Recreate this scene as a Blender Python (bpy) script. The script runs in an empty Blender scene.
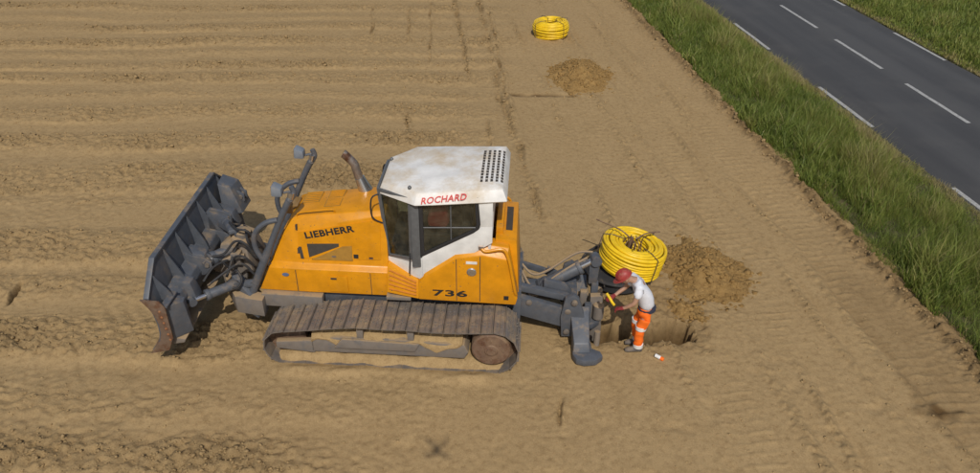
import bpy, bmesh, math, random
import numpy as np
from mathutils import Vector, Matrix

# ------------------------------------------------------------------ camera, sky, sun, exposure
scene = bpy.context.scene
C = scene.collection
R = math.radians
random.seed(7)
rng = np.random.default_rng(11)

F_PX, PITCH, ROLL, CAM_H = 759.664, R(32.934), R(0.907), 8.9
cd = bpy.data.cameras.new('camera'); cam = bpy.data.objects.new('camera', cd); C.objects.link(cam)
cd.sensor_fit = 'HORIZONTAL'; cd.sensor_width = 36.0; cd.lens = 36.0 * F_PX / 980.0
cd.clip_start = 0.1; cd.clip_end = 2000
fw = Vector((0, math.cos(PITCH), -math.sin(PITCH))); up0 = Vector((0, math.sin(PITCH), math.cos(PITCH))); rt0 = Vector((1, 0, 0))
rt = rt0 * math.cos(ROLL) + up0 * math.sin(ROLL); upv = up0 * math.cos(ROLL) - rt0 * math.sin(ROLL)
M = Matrix.Identity(4)
for i in range(3):
    M[i][0], M[i][1], M[i][2] = rt[i], upv[i], -fw[i]
M[2][3] = CAM_H
cam.matrix_world = M
scene.camera = cam

LIGHT = Vector((-0.0627, 0.6589, -0.7497))            # direction the sunlight travels
SUN_EL = R(48.56)
w = bpy.data.worlds.new('World'); scene.world = w; w.use_nodes = True
nt = w.node_tree; nt.nodes.clear()
sky = nt.nodes.new('ShaderNodeTexSky'); sky.sky_type = 'NISHITA'; sky.sun_disc = False
sky.sun_elevation = SUN_EL; sky.sun_rotation = math.atan2(-LIGHT.x, -LIGHT.y)
sky.air_density = 1.0; sky.dust_density = 2.0
bg = nt.nodes.new('ShaderNodeBackground'); bg.inputs[1].default_value = 0.075
wo = nt.nodes.new('ShaderNodeOutputWorld')
nt.links.new(sky.outputs[0], bg.inputs[0]); nt.links.new(bg.outputs[0], wo.inputs[0])
sl = bpy.data.lights.new('sun', 'SUN'); sl.energy = 2.6; sl.angle = R(0.53); sl.color = (1.0, 0.94, 0.85)
so = bpy.data.objects.new('sun', sl); C.objects.link(so)
so.rotation_euler = LIGHT.to_track_quat('-Z', 'Y').to_euler(); so.location = (5, -20, 30)
vs = scene.view_settings; vs.view_transform = 'Standard'; vs.look = 'None'; vs.exposure = 0.08; vs.gamma = 1.0; vs.use_curve_mapping = False
scene.cycles.max_bounces = 6; scene.cycles.transparent_max_bounces = 12

# ------------------------------------------------------------------ helpers
def tag(o, label=None, cat=None, group=None, kind=None):
    if label: o['label'] = label
    if cat: o['category'] = cat
    if group: o['group'] = group
    if kind: o['kind'] = kind
    return o

def empty(name, loc, rz=0.0):
    o = bpy.data.objects.new(name, None); C.objects.link(o)
    o.location = loc; o.rotation_euler = (0, 0, rz); o.empty_display_size = 0.3
    return o

def link(name, me, mat=None, parent=None):
    o = bpy.data.objects.new(name, me); C.objects.link(o)
    if mat is not None and not me.materials: me.materials.append(mat)
    if parent is not None: o.parent = parent
    return o

def fin(name, bm, mat, parent=None, bevel=0.0, seg=2, smooth=30):
    bmesh.ops.remove_doubles(bm, verts=bm.verts, dist=1e-5)
    bmesh.ops.recalc_face_normals(bm, faces=bm.faces)
    if bevel > 0:
        ed = [e for e in bm.edges if len(e.link_faces) == 2 and e.calc_face_angle(0) > R(28)]
        if ed:
            bmesh.ops.bevel(bm, geom=ed, offset=bevel, offset_type='OFFSET', segments=seg, profile=0.6, affect='EDGES', clamp_overlap=True)
    me = bpy.data.meshes.new(name); bm.to_mesh(me); bm.free()
    me.shade_smooth(); me.set_sharp_from_angle(angle=R(smooth))
    return link(name, me, mat, parent)

def nb(): return bmesh.new()

def face(bm, vs_):
    try: bm.faces.new(vs_)
    except ValueError: pass

def hexa(bm, p):
    v = [bm.verts.new(q) for q in p]
    for f in ((0, 3, 2, 1), (4, 5, 6, 7), (0, 1, 5, 4), (1, 2, 6, 5), (2, 3, 7, 6), (3, 0, 4, 7)): face(bm, [v[i] for i in f])

def box(bm, x0, x1, y0, y1, z0, z1):
    hexa(bm, [(x0, y0, z0), (x1, y0, z0), (x1, y1, z0), (x0, y1, z0), (x0, y0, z1), (x1, y0, z1), (x1, y1, z1), (x0, y1, z1)])

def P3(a, b, c, ax):
    return (a, c, b) if ax == 'y' else ((c, a, b) if ax == 'x' else (a, b, c))

def prism(bm, pts, ax, c0, c1, inset=None):
    """polygon pts (u,v) extruded along ax; inset: polygon for the c1 end"""
    a = [bm.verts.new(P3(u, v, c0, ax)) for u, v in pts]
    b = [bm.verts.new(P3(u, v, c1, ax)) for u, v in (inset or pts)]
    n = len(pts)
    face(bm, a); face(bm, b[::-1])
    for i in range(n): face(bm, [a[i], b[i], b[(i + 1) % n], a[(i + 1) % n]])

def ring_prism(bm, outer, inner, ax, c0, c1):
    n = len(outer)
    A = [[bm.verts.new(P3(u, v, c, ax)) for u, v in poly] for c in (c0, c1) for poly in (outer, inner)]
    o0, i0, o1, i1 = A
    for k in range(n):
        j = (k + 1) % n
        face(bm, [o0[k], o0[j], i0[j], i0[k]]); face(bm, [o1[k], i1[k], i1[j], o1[j]])
        face(bm, [o0[k], o1[k], o1[j], o0[j]]); face(bm, [i0[k], i0[j], i1[j], i1[k]])

def loft(bm, secs, cap=True, closed=True):
    V = [[bm.verts.new(p) for p in s] for s in secs]
    n = len(secs[0])
    for a, b in zip(V[:-1], V[1:]):
        for k in range(n if closed else n - 1):
            j = (k + 1) % n
            face(bm, [a[k], b[k], b[j], a[j]])
    if cap: face(bm, V[0]); face(bm, V[-1][::-1])

def tube(bm, pts, r, n=10, closed=False, cap=True):
    pts = [Vector(p) for p in pts]; m = len(pts)
    rr = r if isinstance(r, (list, tuple)) else [r] * m
    tan = []
    for i in range(m):
        a = pts[(i - 1) % m] if (closed or i > 0) else pts[i]
        b = pts[(i + 1) % m] if (closed or i < m - 1) else pts[i]
        tan.append((b - a).normalized())
    u = tan[0].orthogonal().normalized(); rings = []
    for i in range(m):
        t = tan[i]; u = (u - t * u.dot(t)).normalized(); v = t.cross(u)
        rings.append([bm.verts.new(pts[i] + (u * math.cos(2 * math.pi * k / n) + v * math.sin(2 * math.pi * k / n)) * rr[i]) for k in range(n)])
    pr = list(zip(rings[:-1], rings[1:])) + ([(rings[-1], rings[0])] if closed else [])
    for a, b in pr:
        for k in range(n): face(bm, [a[k], a[(k + 1) % n], b[(k + 1) % n], b[k]])
    if cap and not closed: face(bm, rings[0][::-1]); face(bm, rings[-1])

def lathe(bm, prof, org, axis, n=24):
    axis = Vector(axis).normalized(); org = Vector(org); u = axis.orthogonal().normalized(); v = axis.cross(u); rings = []
    for r_, h_ in prof:
        rings.append([bm.verts.new(org + axis * h_ + (u * math.cos(2 * math.pi * k / n) + v * math.sin(2 * math.pi * k / n)) * max(r_, 1e-4)) for k in range(n)])
    for a, b in zip(rings[:-1], rings[1:]):
        for k in range(n): face(bm, [a[k], a[(k + 1) % n], b[(k + 1) % n], b[k]])
    face(bm, rings[0][::-1]); face(bm, rings[-1])

def smooth_path(pts, sub=6, closed=False):
    P = [Vector(p) for p in pts]; n = len(P); out = []
    for i in range(n if closed else n - 1):
        g = (lambda k: P[k % n]) if closed else (lambda k: P[min(max(k, 0), n - 1)])
        a, b, c, d = g(i - 1), g(i), g(i + 1), g(i + 2)
        for s in range(sub):
            t = s / sub
            out.append(0.5 * ((2 * b) + (c - a) * t + (2 * a - 5 * b + 4 * c - d) * t * t + (3 * b - a - 3 * c + d) * t ** 3))
    if not closed: out.append(P[-1])
    return out

def text_mesh(name, body, size, mat, parent, origin, xdir, ydir, wscale=1.0, bold=0.0, shear=0.0, ext=0.003, width=None):
    cu = bpy.data.curves.new(name, 'FONT'); cu.body = body; cu.size = size; cu.offset = bold; cu.shear = shear; cu.extrude = ext; cu.resolution_u = 3
    cu.space_character = 1.06
    t = bpy.data.objects.new(name, cu); C.objects.link(t)
    dg = bpy.context.evaluated_depsgraph_get()
    me = bpy.data.meshes.new_from_object(t.evaluated_get(dg))
    bpy.data.objects.remove(t); bpy.data.curves.remove(cu)
    if width:
        xs = [v.co.x for v in me.vertices]; wscale = width / (max(xs) - min(xs)); x0 = min(xs)
    else: x0 = 0
    X = Vector(xdir).normalized(); Y = Vector(ydir); Y = (Y - X * Y.dot(X)).normalized(); Z = X.cross(Y); O_ = Vector(origin)
    for v in me.vertices: v.co = O_ + X * ((v.co.x - x0) * wscale) + Y * v.co.y + Z * v.co.z
    me.name = name; me.materials.clear()
    return link(name, me, mat, parent)

def skin_mesh(verts, edges, radii, root=0, sub=2):
    me = bpy.data.meshes.new('tmp'); me.from_pydata(verts, edges, [])
    o = bpy.data.objects.new('tmp', me); C.objects.link(o)
    o.modifiers.new('Skin', 'SKIN'); o.modifiers['Skin'].use_smooth_shade = True
    for i, r_ in enumerate(radii):
        sv = me.skin_vertices[0].data[i]; sv.radius = r_ if isinstance(r_, tuple) else (r_, r_); sv.use_root = (i == root)
    sb = o.modifiers.new('Sub', 'SUBSURF'); sb.levels = sub; sb.render_levels = sub
    dg = bpy.context.evaluated_depsgraph_get(); dg.update()
    m2 = bpy.data.meshes.new_from_object(o.evaluated_get(dg))
    bpy.data.objects.remove(o); bpy.data.meshes.remove(me); m2.shade_smooth()
    return m2

def np_mesh(name, verts, quads=None, tris=None, smooth=True):
    me = bpy.data.meshes.new(name)
    nv = len(verts); me.vertices.add(nv); me.vertices.foreach_set('co', np.asarray(verts, np.float32).ravel())
    loops = []; starts = []; off = 0
    for arr, k in ((quads, 4), (tris, 3)):
        if arr is None or len(arr) == 0: continue
        arr = np.asarray(arr, np.int32); loops.append(arr.ravel()); starts.append(off + np.arange(len(arr)) * k); off += arr.size
    L = np.concatenate(loops); S = np.concatenate(starts)
    me.loops.add(len(L)); me.loops.foreach_set('vertex_index', L.astype(np.int32))
    me.polygons.add(len(S)); me.polygons.foreach_set('loop_start', S.astype(np.int32))
    me.update(calc_edges=True)
    if smooth: me.shade_smooth()
    return me

def fattr(me, name, data):
    a = me.attributes.new(name, 'FLOAT', 'POINT'); a.data.foreach_set('value', np.asarray(data, np.float32).ravel())

# numpy gradient noise
def _h(ix, iy, s):
    n = (ix.astype(np.int64) * 374761393 + iy.astype(np.int64) * 668265263 + s * 974634777) & 0x7fffffff
    n = ((n ^ (n >> 13)) * 1274126177) & 0x7fffffff
    return ((n ^ (n >> 16)) & 0xffff) / 65535.0
def noise(x, y, s=0):
    x = np.asarray(x, float); y = np.asarray(y, float); x, y = np.broadcast_arrays(x, y)
    ix = np.floor(x).astype(np.int64); iy = np.floor(y).astype(np.int64); fx = x - ix; fy = y - iy
    ux = fx * fx * fx * (fx * (fx * 6 - 15) + 10); uy = fy * fy * fy * (fy * (fy * 6 - 15) + 10)
    def g(dx, dy):
        a = _h(ix + dx, iy + dy, s) * 2 * np.pi
        return np.cos(a) * (fx - dx) + np.sin(a) * (fy - dy)
    a = g(0, 0) * (1 - ux) + g(1, 0) * ux; b = g(0, 1) * (1 - ux) + g(1, 1) * ux
    return (a * (1 - uy) + b * uy) * 1.5
def fbm(x, y, s=0, o=4, gain=0.5):
    r_ = 0; a = 1.0
    for k in range(o): r_ = r_ + a * noise(x * 2 ** k + 13.7 * k, y * 2 ** k - 7.1 * k, s + k); a *= gain
    return r_
def sst(t): t = np.clip(t, 0, 1); return t * t * (3 - 2 * t)

# ------------------------------------------------------------------ materials
MATS = {}
class NB:
    def __init__(self, name):
        m = bpy.data.materials.new(name); m.use_nodes = True; self.m = m; self.t = m.node_tree; self.t.nodes.clear()
        self.out = self.n('ShaderNodeOutputMaterial'); self.b = self.n('ShaderNodeBsdfPrincipled'); self.l(self.b.outputs[0], self.out.inputs[0])
    def n(self, k, **kw):
        nd = self.t.nodes.new(k)
        for a, v in kw.items(): setattr(nd, a, v)
        return nd
    def l(self, a, b): self.t.links.new(a, b)
    def noise(self, scale, detail=4, rough=0.6, vec=None, dim='3D'):
        nd = self.n('ShaderNodeTexNoise'); nd.inputs['Scale'].default_value = scale; nd.inputs['Detail'].default_value = detail; nd.inputs['Roughness'].default_value = rough
        if vec is not None: self.l(vec, nd.inputs['Vector'])
        return nd.outputs['Fac']
    def ramp(self, src, stops):
        nd = self.n('ShaderNodeValToRGB'); e = nd.color_ramp.elements
        while len(e) < len(stops): e.new(0.5)
        for q, (p, c) in zip(e, stops): q.position = p; q.color = (*c, 1) if not isinstance(c, (int, float)) else (c, c, c, 1)
        self.l(src, nd.inputs[0]); return nd.outputs[0]
    def mix(self, fac, a, b, mode='MIX'):
        nd = self.n('ShaderNodeMix', data_type='RGBA', blend_type=mode)
        for s, i in ((fac, 0), (a, 6), (b, 7)):
            if hasattr(s, 'is_linked') or hasattr(s, 'links'): self.l(s, nd.inputs[i])
            elif i == 0: nd.inputs[0].default_value = s
            else: nd.inputs[i].default_value = (*s, 1)
        return nd.outputs[2]
    def math(self, op, a, b=None):
        nd = self.n('ShaderNodeMath', operation=op)
        for s, i in ((a, 0), (b, 1)):
            if s is None: continue
            if isinstance(s, (int, float)): nd.inputs[i].default_value = s
            else: self.l(s, nd.inputs[i])
        return nd.outputs[0]
    def pos(self): return self.n('ShaderNodeNewGeometry').outputs['Position']
    def obj(self): return self.n('ShaderNodeTexCoord').outputs['Object']
    def attr(self, name): 
        nd = self.n('ShaderNodeAttribute'); nd.attribute_name = name; return nd.outputs['Fac']
    def bump(self, src, strength, dist):
        nd = self.n('ShaderNodeBump'); nd.inputs['Strength'].default_value = strength; nd.inputs['Distance'].default_value = dist
        self.l(src, nd.inputs['Height']); self.l(nd.outputs[0], self.b.inputs['Normal'])

DUST = (0.34, 0.24, 0.135)
def paint(name, col, rough=0.45, dust=0.35, metallic=0.0, rust=0.0, scale=3.0, chips=0.0, spec=0.5, dust_col=None):
    """painted or bare surface with tone variation and dry soil dust lying mostly on upward faces"""
    if name in MATS: return MATS[name]
    s = NB(name); p = s.pos()
    tone = s.ramp(s.noise(scale * 1.7, 5, 0.6, p), [(0.3, tuple(c * 0.82 for c in col)), (0.7, tuple(min(1, c * 1.1) for c in col))])
    c = tone
    if rust > 0:
        rf = s.ramp(s.noise(7, 6, 0.7, p), [(0.62 - rust * 0.4, 0), (0.70 - rust * 0.3, 1)])
        c = s.mix(rf, c, (0.115, 0.055, 0.030))
    if chips > 0:
        cf = s.ramp(s.noise(26, 3, 0.6, p), [(0.70 - chips * 0.1, 0), (0.73 - chips * 0.1, 1)])
        c = s.mix(cf, c, (0.10, 0.085, 0.07))
    geo = s.n('ShaderNodeNewGeometry'); sep = s.n('ShaderNodeSeparateXYZ'); s.l(geo.outputs['True Normal'], sep.inputs[0])
    upf = s.ramp(sep.outputs[2], [(0.0, 0.30), (0.75, 1.0)])
    nf = s.ramp(s.noise(scale, 7, 0.68, p), [(max(0.02, 0.66 - dust * 0.42), 0), (max(0.1, 0.86 - dust * 0.40), 1)])
    fac = s.math('MULTIPLY', s.math('MULTIPLY', upf, nf), min(0.95, 0.45 + dust * 0.6))
    c = s.mix(fac, c, dust_col or DUST)
    s.l(c, s.b.inputs['Base Color'])
    s.b.inputs['Metallic'].default_value = metallic
    s.b.inputs['Specular IOR Level'].default_value = spec
    rr = s.n('ShaderNodeMapRange'); s.l(fac, rr.inputs[0]); rr.inputs[3].default_value = rough; rr.inputs[4].default_value = 0.95
    s.l(rr.outputs[0], s.b.inputs['Roughness'])
    s.bump(s.noise(40, 4, 0.6, p), 0.12, 0.004)
    MATS[name] = s.m; return s.m

def flat(name, col, rough=0.6, metallic=0.0, var=0.15, scale=12):
    if name in MATS: return MATS[name]
    s = NB(name); c = s.ramp(s.noise(scale, 4, 0.6, s.obj()), [(0.3, tuple(q * (1 - var) for q in col)), (0.7, tuple(min(1, q * (1 + var)) for q in col))])
    s.l(c, s.b.inputs['Base Color']); s.b.inputs['Roughness'].default_value = rough; s.b.inputs['Metallic'].default_value = metallic
    MATS[name] = s.m; return s.m

def soil_mat(name, dry, mid, dark, moist_and_shade=True, bump=0.6):
    s = NB(name); p = s.pos()
    big = s.noise(0.22, 5, 0.6, p); fine = s.noise(9, 8, 0.72, p); mid_n = s.noise(1.6, 6, 0.65, p)
    c = s.ramp(mid_n, [(0.28, mid), (0.62, dry)])
    c = s.mix(s.ramp(big, [(0.35, 0.0), (0.65, 0.55)]), c, tuple(0.5 * (a + b) * 0.97 for a, b in zip(mid, dry)))
    c = s.mix(s.ramp(fine, [(0.30, 0.75), (0.52, 0.0)]), c, dark)
    c = s.mix(s.ramp(s.noise(55, 4, 0.75, p), [(0.34, 0.55), (0.50, 0.0)]), c, dark)
    speck = s.ramp(s.noise(38, 4, 0.7, p), [(0.60, 0), (0.70, 0.7)])
    c = s.mix(speck, c, tuple(min(1, q * 1.28) for q in dry))
    if moist_and_shade:
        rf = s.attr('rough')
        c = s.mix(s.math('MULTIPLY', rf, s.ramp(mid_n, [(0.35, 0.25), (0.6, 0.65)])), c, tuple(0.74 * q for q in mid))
        c = s.mix(s.math('MULTIPLY', s.math('MINIMUM', s.math('ADD', rf, 0.12), 1.0), s.ramp(s.noise(11, 6, 0.72, p), [(0.37, 0.75), (0.45, 0.0)])), c, (0.125, 0.080, 0.036))  # dark spots: shade under clods and in cracks, painted into the colour
        mo = s.math('MULTIPLY', s.attr('moist_and_shade'), s.ramp(s.noise(5, 6, 0.7, p), [(0.3, 0.75), (0.6, 1.0)]))
        c = s.mix(mo, c, (0.105, 0.062, 0.025))  # damp soil colour, also the painted shade of cracks, hole and little trench
    s.l(c, s.b.inputs['Base Color']); s.b.inputs['Roughness'].default_value = 0.95; s.b.inputs['Specular IOR Level'].default_value = 0.15
    hb = s.math('ADD', s.math('MULTIPLY', s.noise(45, 5, 0.75, p), 1.0), s.math('ADD', s.math('MULTIPLY', s.noise(17, 6, 0.7, p), 1.3), s.math('MULTIPLY', s.noise(7, 3, 0.6, p), 0.5)))
    s.bump(hb, bump, 0.03)
    if moist_and_shade:
        bn = [n_ for n_ in s.t.nodes if n_.bl_idname == 'ShaderNodeBump'][0]; s.l(s.math('MULTIPLY_ADD', s.attr('rough'), 0.55), bn.inputs['Strength']); s.t.nodes[-1] if False else None
        for n_ in s.t.nodes:
            if n_.bl_idname == 'ShaderNodeMath' and n_.operation == 'MULTIPLY_ADD': n_.inputs[2].default_value = 0.22
    return s.m

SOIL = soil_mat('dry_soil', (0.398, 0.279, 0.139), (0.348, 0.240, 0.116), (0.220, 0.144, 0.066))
HEAP = soil_mat('dug_soil', (0.37, 0.235, 0.090), (0.30, 0.183, 0.065), (0.175, 0.098, 0.032), moist_and_shade=False, bump=0.8)
YEL = paint('yellow_paint', (0.68, 0.278, 0.004), 0.36, 0.16, scale=2.2, chips=0.22)
WHITE = paint('white_paint', (0.74, 0.74, 0.72), 0.4, 0.10, scale=2.0)
ROOFW = paint('white_roof_paint', (0.78, 0.77, 0.74), 0.5, 0.52, scale=1.5, dust_col=(0.50, 0.37, 0.20))
GREY = paint('grey_paint', (0.088, 0.098, 0.116), 0.5, 0.36, scale=4.0, chips=0.4)
GREYD = paint('dusty_grey_paint', (0.125, 0.13, 0.14), 0.6, 0.95, scale=5.0, chips=0.3)
STEEL = paint('track_steel', (0.185, 0.165, 0.150), 0.42, 0.55, metallic=0.25, scale=4.5, dust_col=(0.34, 0.25, 0.15))
RUSTY = paint('rusty_steel', (0.165, 0.100, 0.065), 0.75, 0.52, rust=0.3, scale=6.0)
EDGE = paint('worn_cutting_edge', (0.15, 0.10, 0.07), 0.6, 0.4, rust=0.35, scale=8.0)
CHROME = flat('chrome_rod', (0.55, 0.55, 0.56), 0.25, 0.9, 0.05)
EXH = paint('exhaust_steel', (0.26, 0.22, 0.19), 0.45, 0.3, metallic=0.5, rust=0.35)
BLACK = flat('black_rubber', (0.022, 0.022, 0.024), 0.6)
BLACKD = paint('dusty_black', (0.03, 0.03, 0.032), 0.7, 0.30, scale=5)
PILLAR = flat('dark_grey_frame', (0.11, 0.115, 0.12), 0.45)
REDT = flat('red_lettering', (0.55, 0.03, 0.025), 0.5)
DARKT = flat('black_lettering', (0.02, 0.02, 0.02), 0.5)
CONDUIT = paint('yellow_conduit', (0.84, 0.56, 0.014), 0.42, 0.08, scale=4)
WIRE = flat('binding_wire', (0.09, 0.065, 0.045), 0.6)
SEAT = flat('seat_fabric', (0.035, 0.036, 0.04), 0.9)
REDBAG = flat('red_fabric', (0.42, 0.045, 0.035), 0.8)
GRILLE = flat('grille_dark', (0.055, 0.045, 0.035), 0.8)
LAMPG = paint('lamp_housing', (0.19, 0.215, 0.25), 0.5, 0.2)

def glass_mat():
    s = NB('tinted_glass'); s.t.nodes.remove(s.b)
    tr = s.n('ShaderNodeBsdfTransparent'); tr.inputs[0].default_value = (0.66, 0.72, 0.70, 1)
    gl = s.n('ShaderNodeBsdfGlossy'); gl.inputs['Roughness'].default_value = 0.03; gl.inputs[0].default_value = (0.9, 0.95, 1, 1)
    df = s.n('ShaderNodeBsdfDiffuse'); df.inputs[0].default_value = (0.30, 0.25, 0.17, 1)
    lw = s.n('ShaderNodeLayerWeight'); lw.inputs[0].default_value = 0.5; fr = s.n('ShaderNodeMath', operation='MULTIPLY_ADD'); s.l(s.math('POWER', lw.outputs['Facing'], 4.0), fr.inputs[0]); fr.inputs[1].default_value = 0.6; fr.inputs[2].default_value = 0.05
    m1 = s.n('ShaderNodeMixShader'); s.l(fr.outputs[0], m1.inputs[0]); s.l(tr.outputs[0], m1.inputs[1]); s.l(gl.outputs[0], m1.inputs[2])
    m2 = s.n('ShaderNodeMixShader'); s.l(s.ramp(s.noise(5, 5, 0.6, s.pos()), [(0.4, 0.02), (0.75, 0.16)]), m2.inputs[0])
    s.l(m1.outputs[0], m2.inputs[1]); s.l(df.outputs[0], m2.inputs[2]); s.l(m2.outputs[0], s.out.inputs[0])
    return s.m
GLASS = glass_mat()

# ------------------------------------------------------------------ the field
VA = np.array([8.51, 9.9]); VD = np.array([-0.1348, 0.9909]); VN = np.array([-0.9909, -0.1348])   # edge between field and verge
def verge_t(x, y): return (x - VA[0]) * VN[0] + (y - VA[1]) * VN[1]      # metres left of the verge edge
def verge_s(x, y): return (x - VA[0]) * VD[0] + (y - VA[1]) * VD[1]
def pt_vs(t, s): return VA[0] + VN[0] * t + VD[0] * s, VA[1] + VN[1] * t + VD[1] * s

# ridges of loose soil running along x: near edge, far edge, slope, height, fade-out x, roughness
BANDS = [(7.35, 7.80, 0.00, 0.07, -3.6, 1.0), (8.25, 8.60, 0.01, 0.045, -3.2, 0.35), (9.50, 10.40, 0.0, 0.085, -4.9, 1.0), (11.28, 11.7, 0.0, 0.05, -4.7, 0.4),
         (12.20, 13.45, -0.01, 0.10, -4.6, 0.9), (15.02, 15.25, 0.02, 0.05, -3.4, 0.25), (15.65, 16.7, 0.03, 0.09, -3.0, 0.9), (17.6, 18.30, 0.055, 0.10, -1.6, 0.85),
         (19.4, 20.05, 0.06, 0.09, -1.2, 0.7), (20.9, 21.15, 0.06, 0.05, -1.2, 0.35), (22.15, 22.75, 0.065, 0.085, -1.0, 0.8), (23.4, 23.9, 0.06, 0.08, -0.9, 0.75), (24.75, 25.0, 0.05, 0.06, -0.8, 0.3),
         (25.55, 26.1, 0.045, 0.09, -0.7, 0.8), (27.2, 27.8, 0.04, 0.09, -0.7, 0.8), (28.6, 28.8, 0.04, 0.06, -0.8, 0.3), (29.6, 30.2, 0.04, 0.09, -0.8, 0.8), (31.4, 32.0, 0.03, 0.09, -0.8, 0.8), (33.2, 33.8, 0.03, 0.09, -0.8, 0.8), (35, 35.6, 0.02, 0.09, -0.8, 0.8)]
# rows of clods running away from the camera (x at y0, x at y1, y0, y1, half width)
ROWS = [(-0.75, -1.75, 23.0, 33.0, 0.10), (0.30, -0.75, 21.0, 33.0, 0.14), (1.15, 0.30, 14.2, 21.5, 0.12), (-2.26, -2.42, 18.3, 20.3, 0.05), (0.02, -0.12, 17.3, 19.9, 0.06), (1.13, 1.20, 8.2, 9.05, 0.045), (0.55, -0.2, 20, 30, 0.07), (-4.25, -4.85, 26.0, 30.5, 0.06), (-3.0, -3.35, 26.0, 30.5, 0.06), (-2.05, -2.6, 24.0, 31.5, 0.05)]

def field_fn(x, y):
    shp = np.shape(x); x = np.ravel(x); y = np.ravel(y)
    h, r_, m = field_flat(x, y)
    return h.reshape(shp), r_.reshape(shp), m.reshape(shp)

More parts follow.
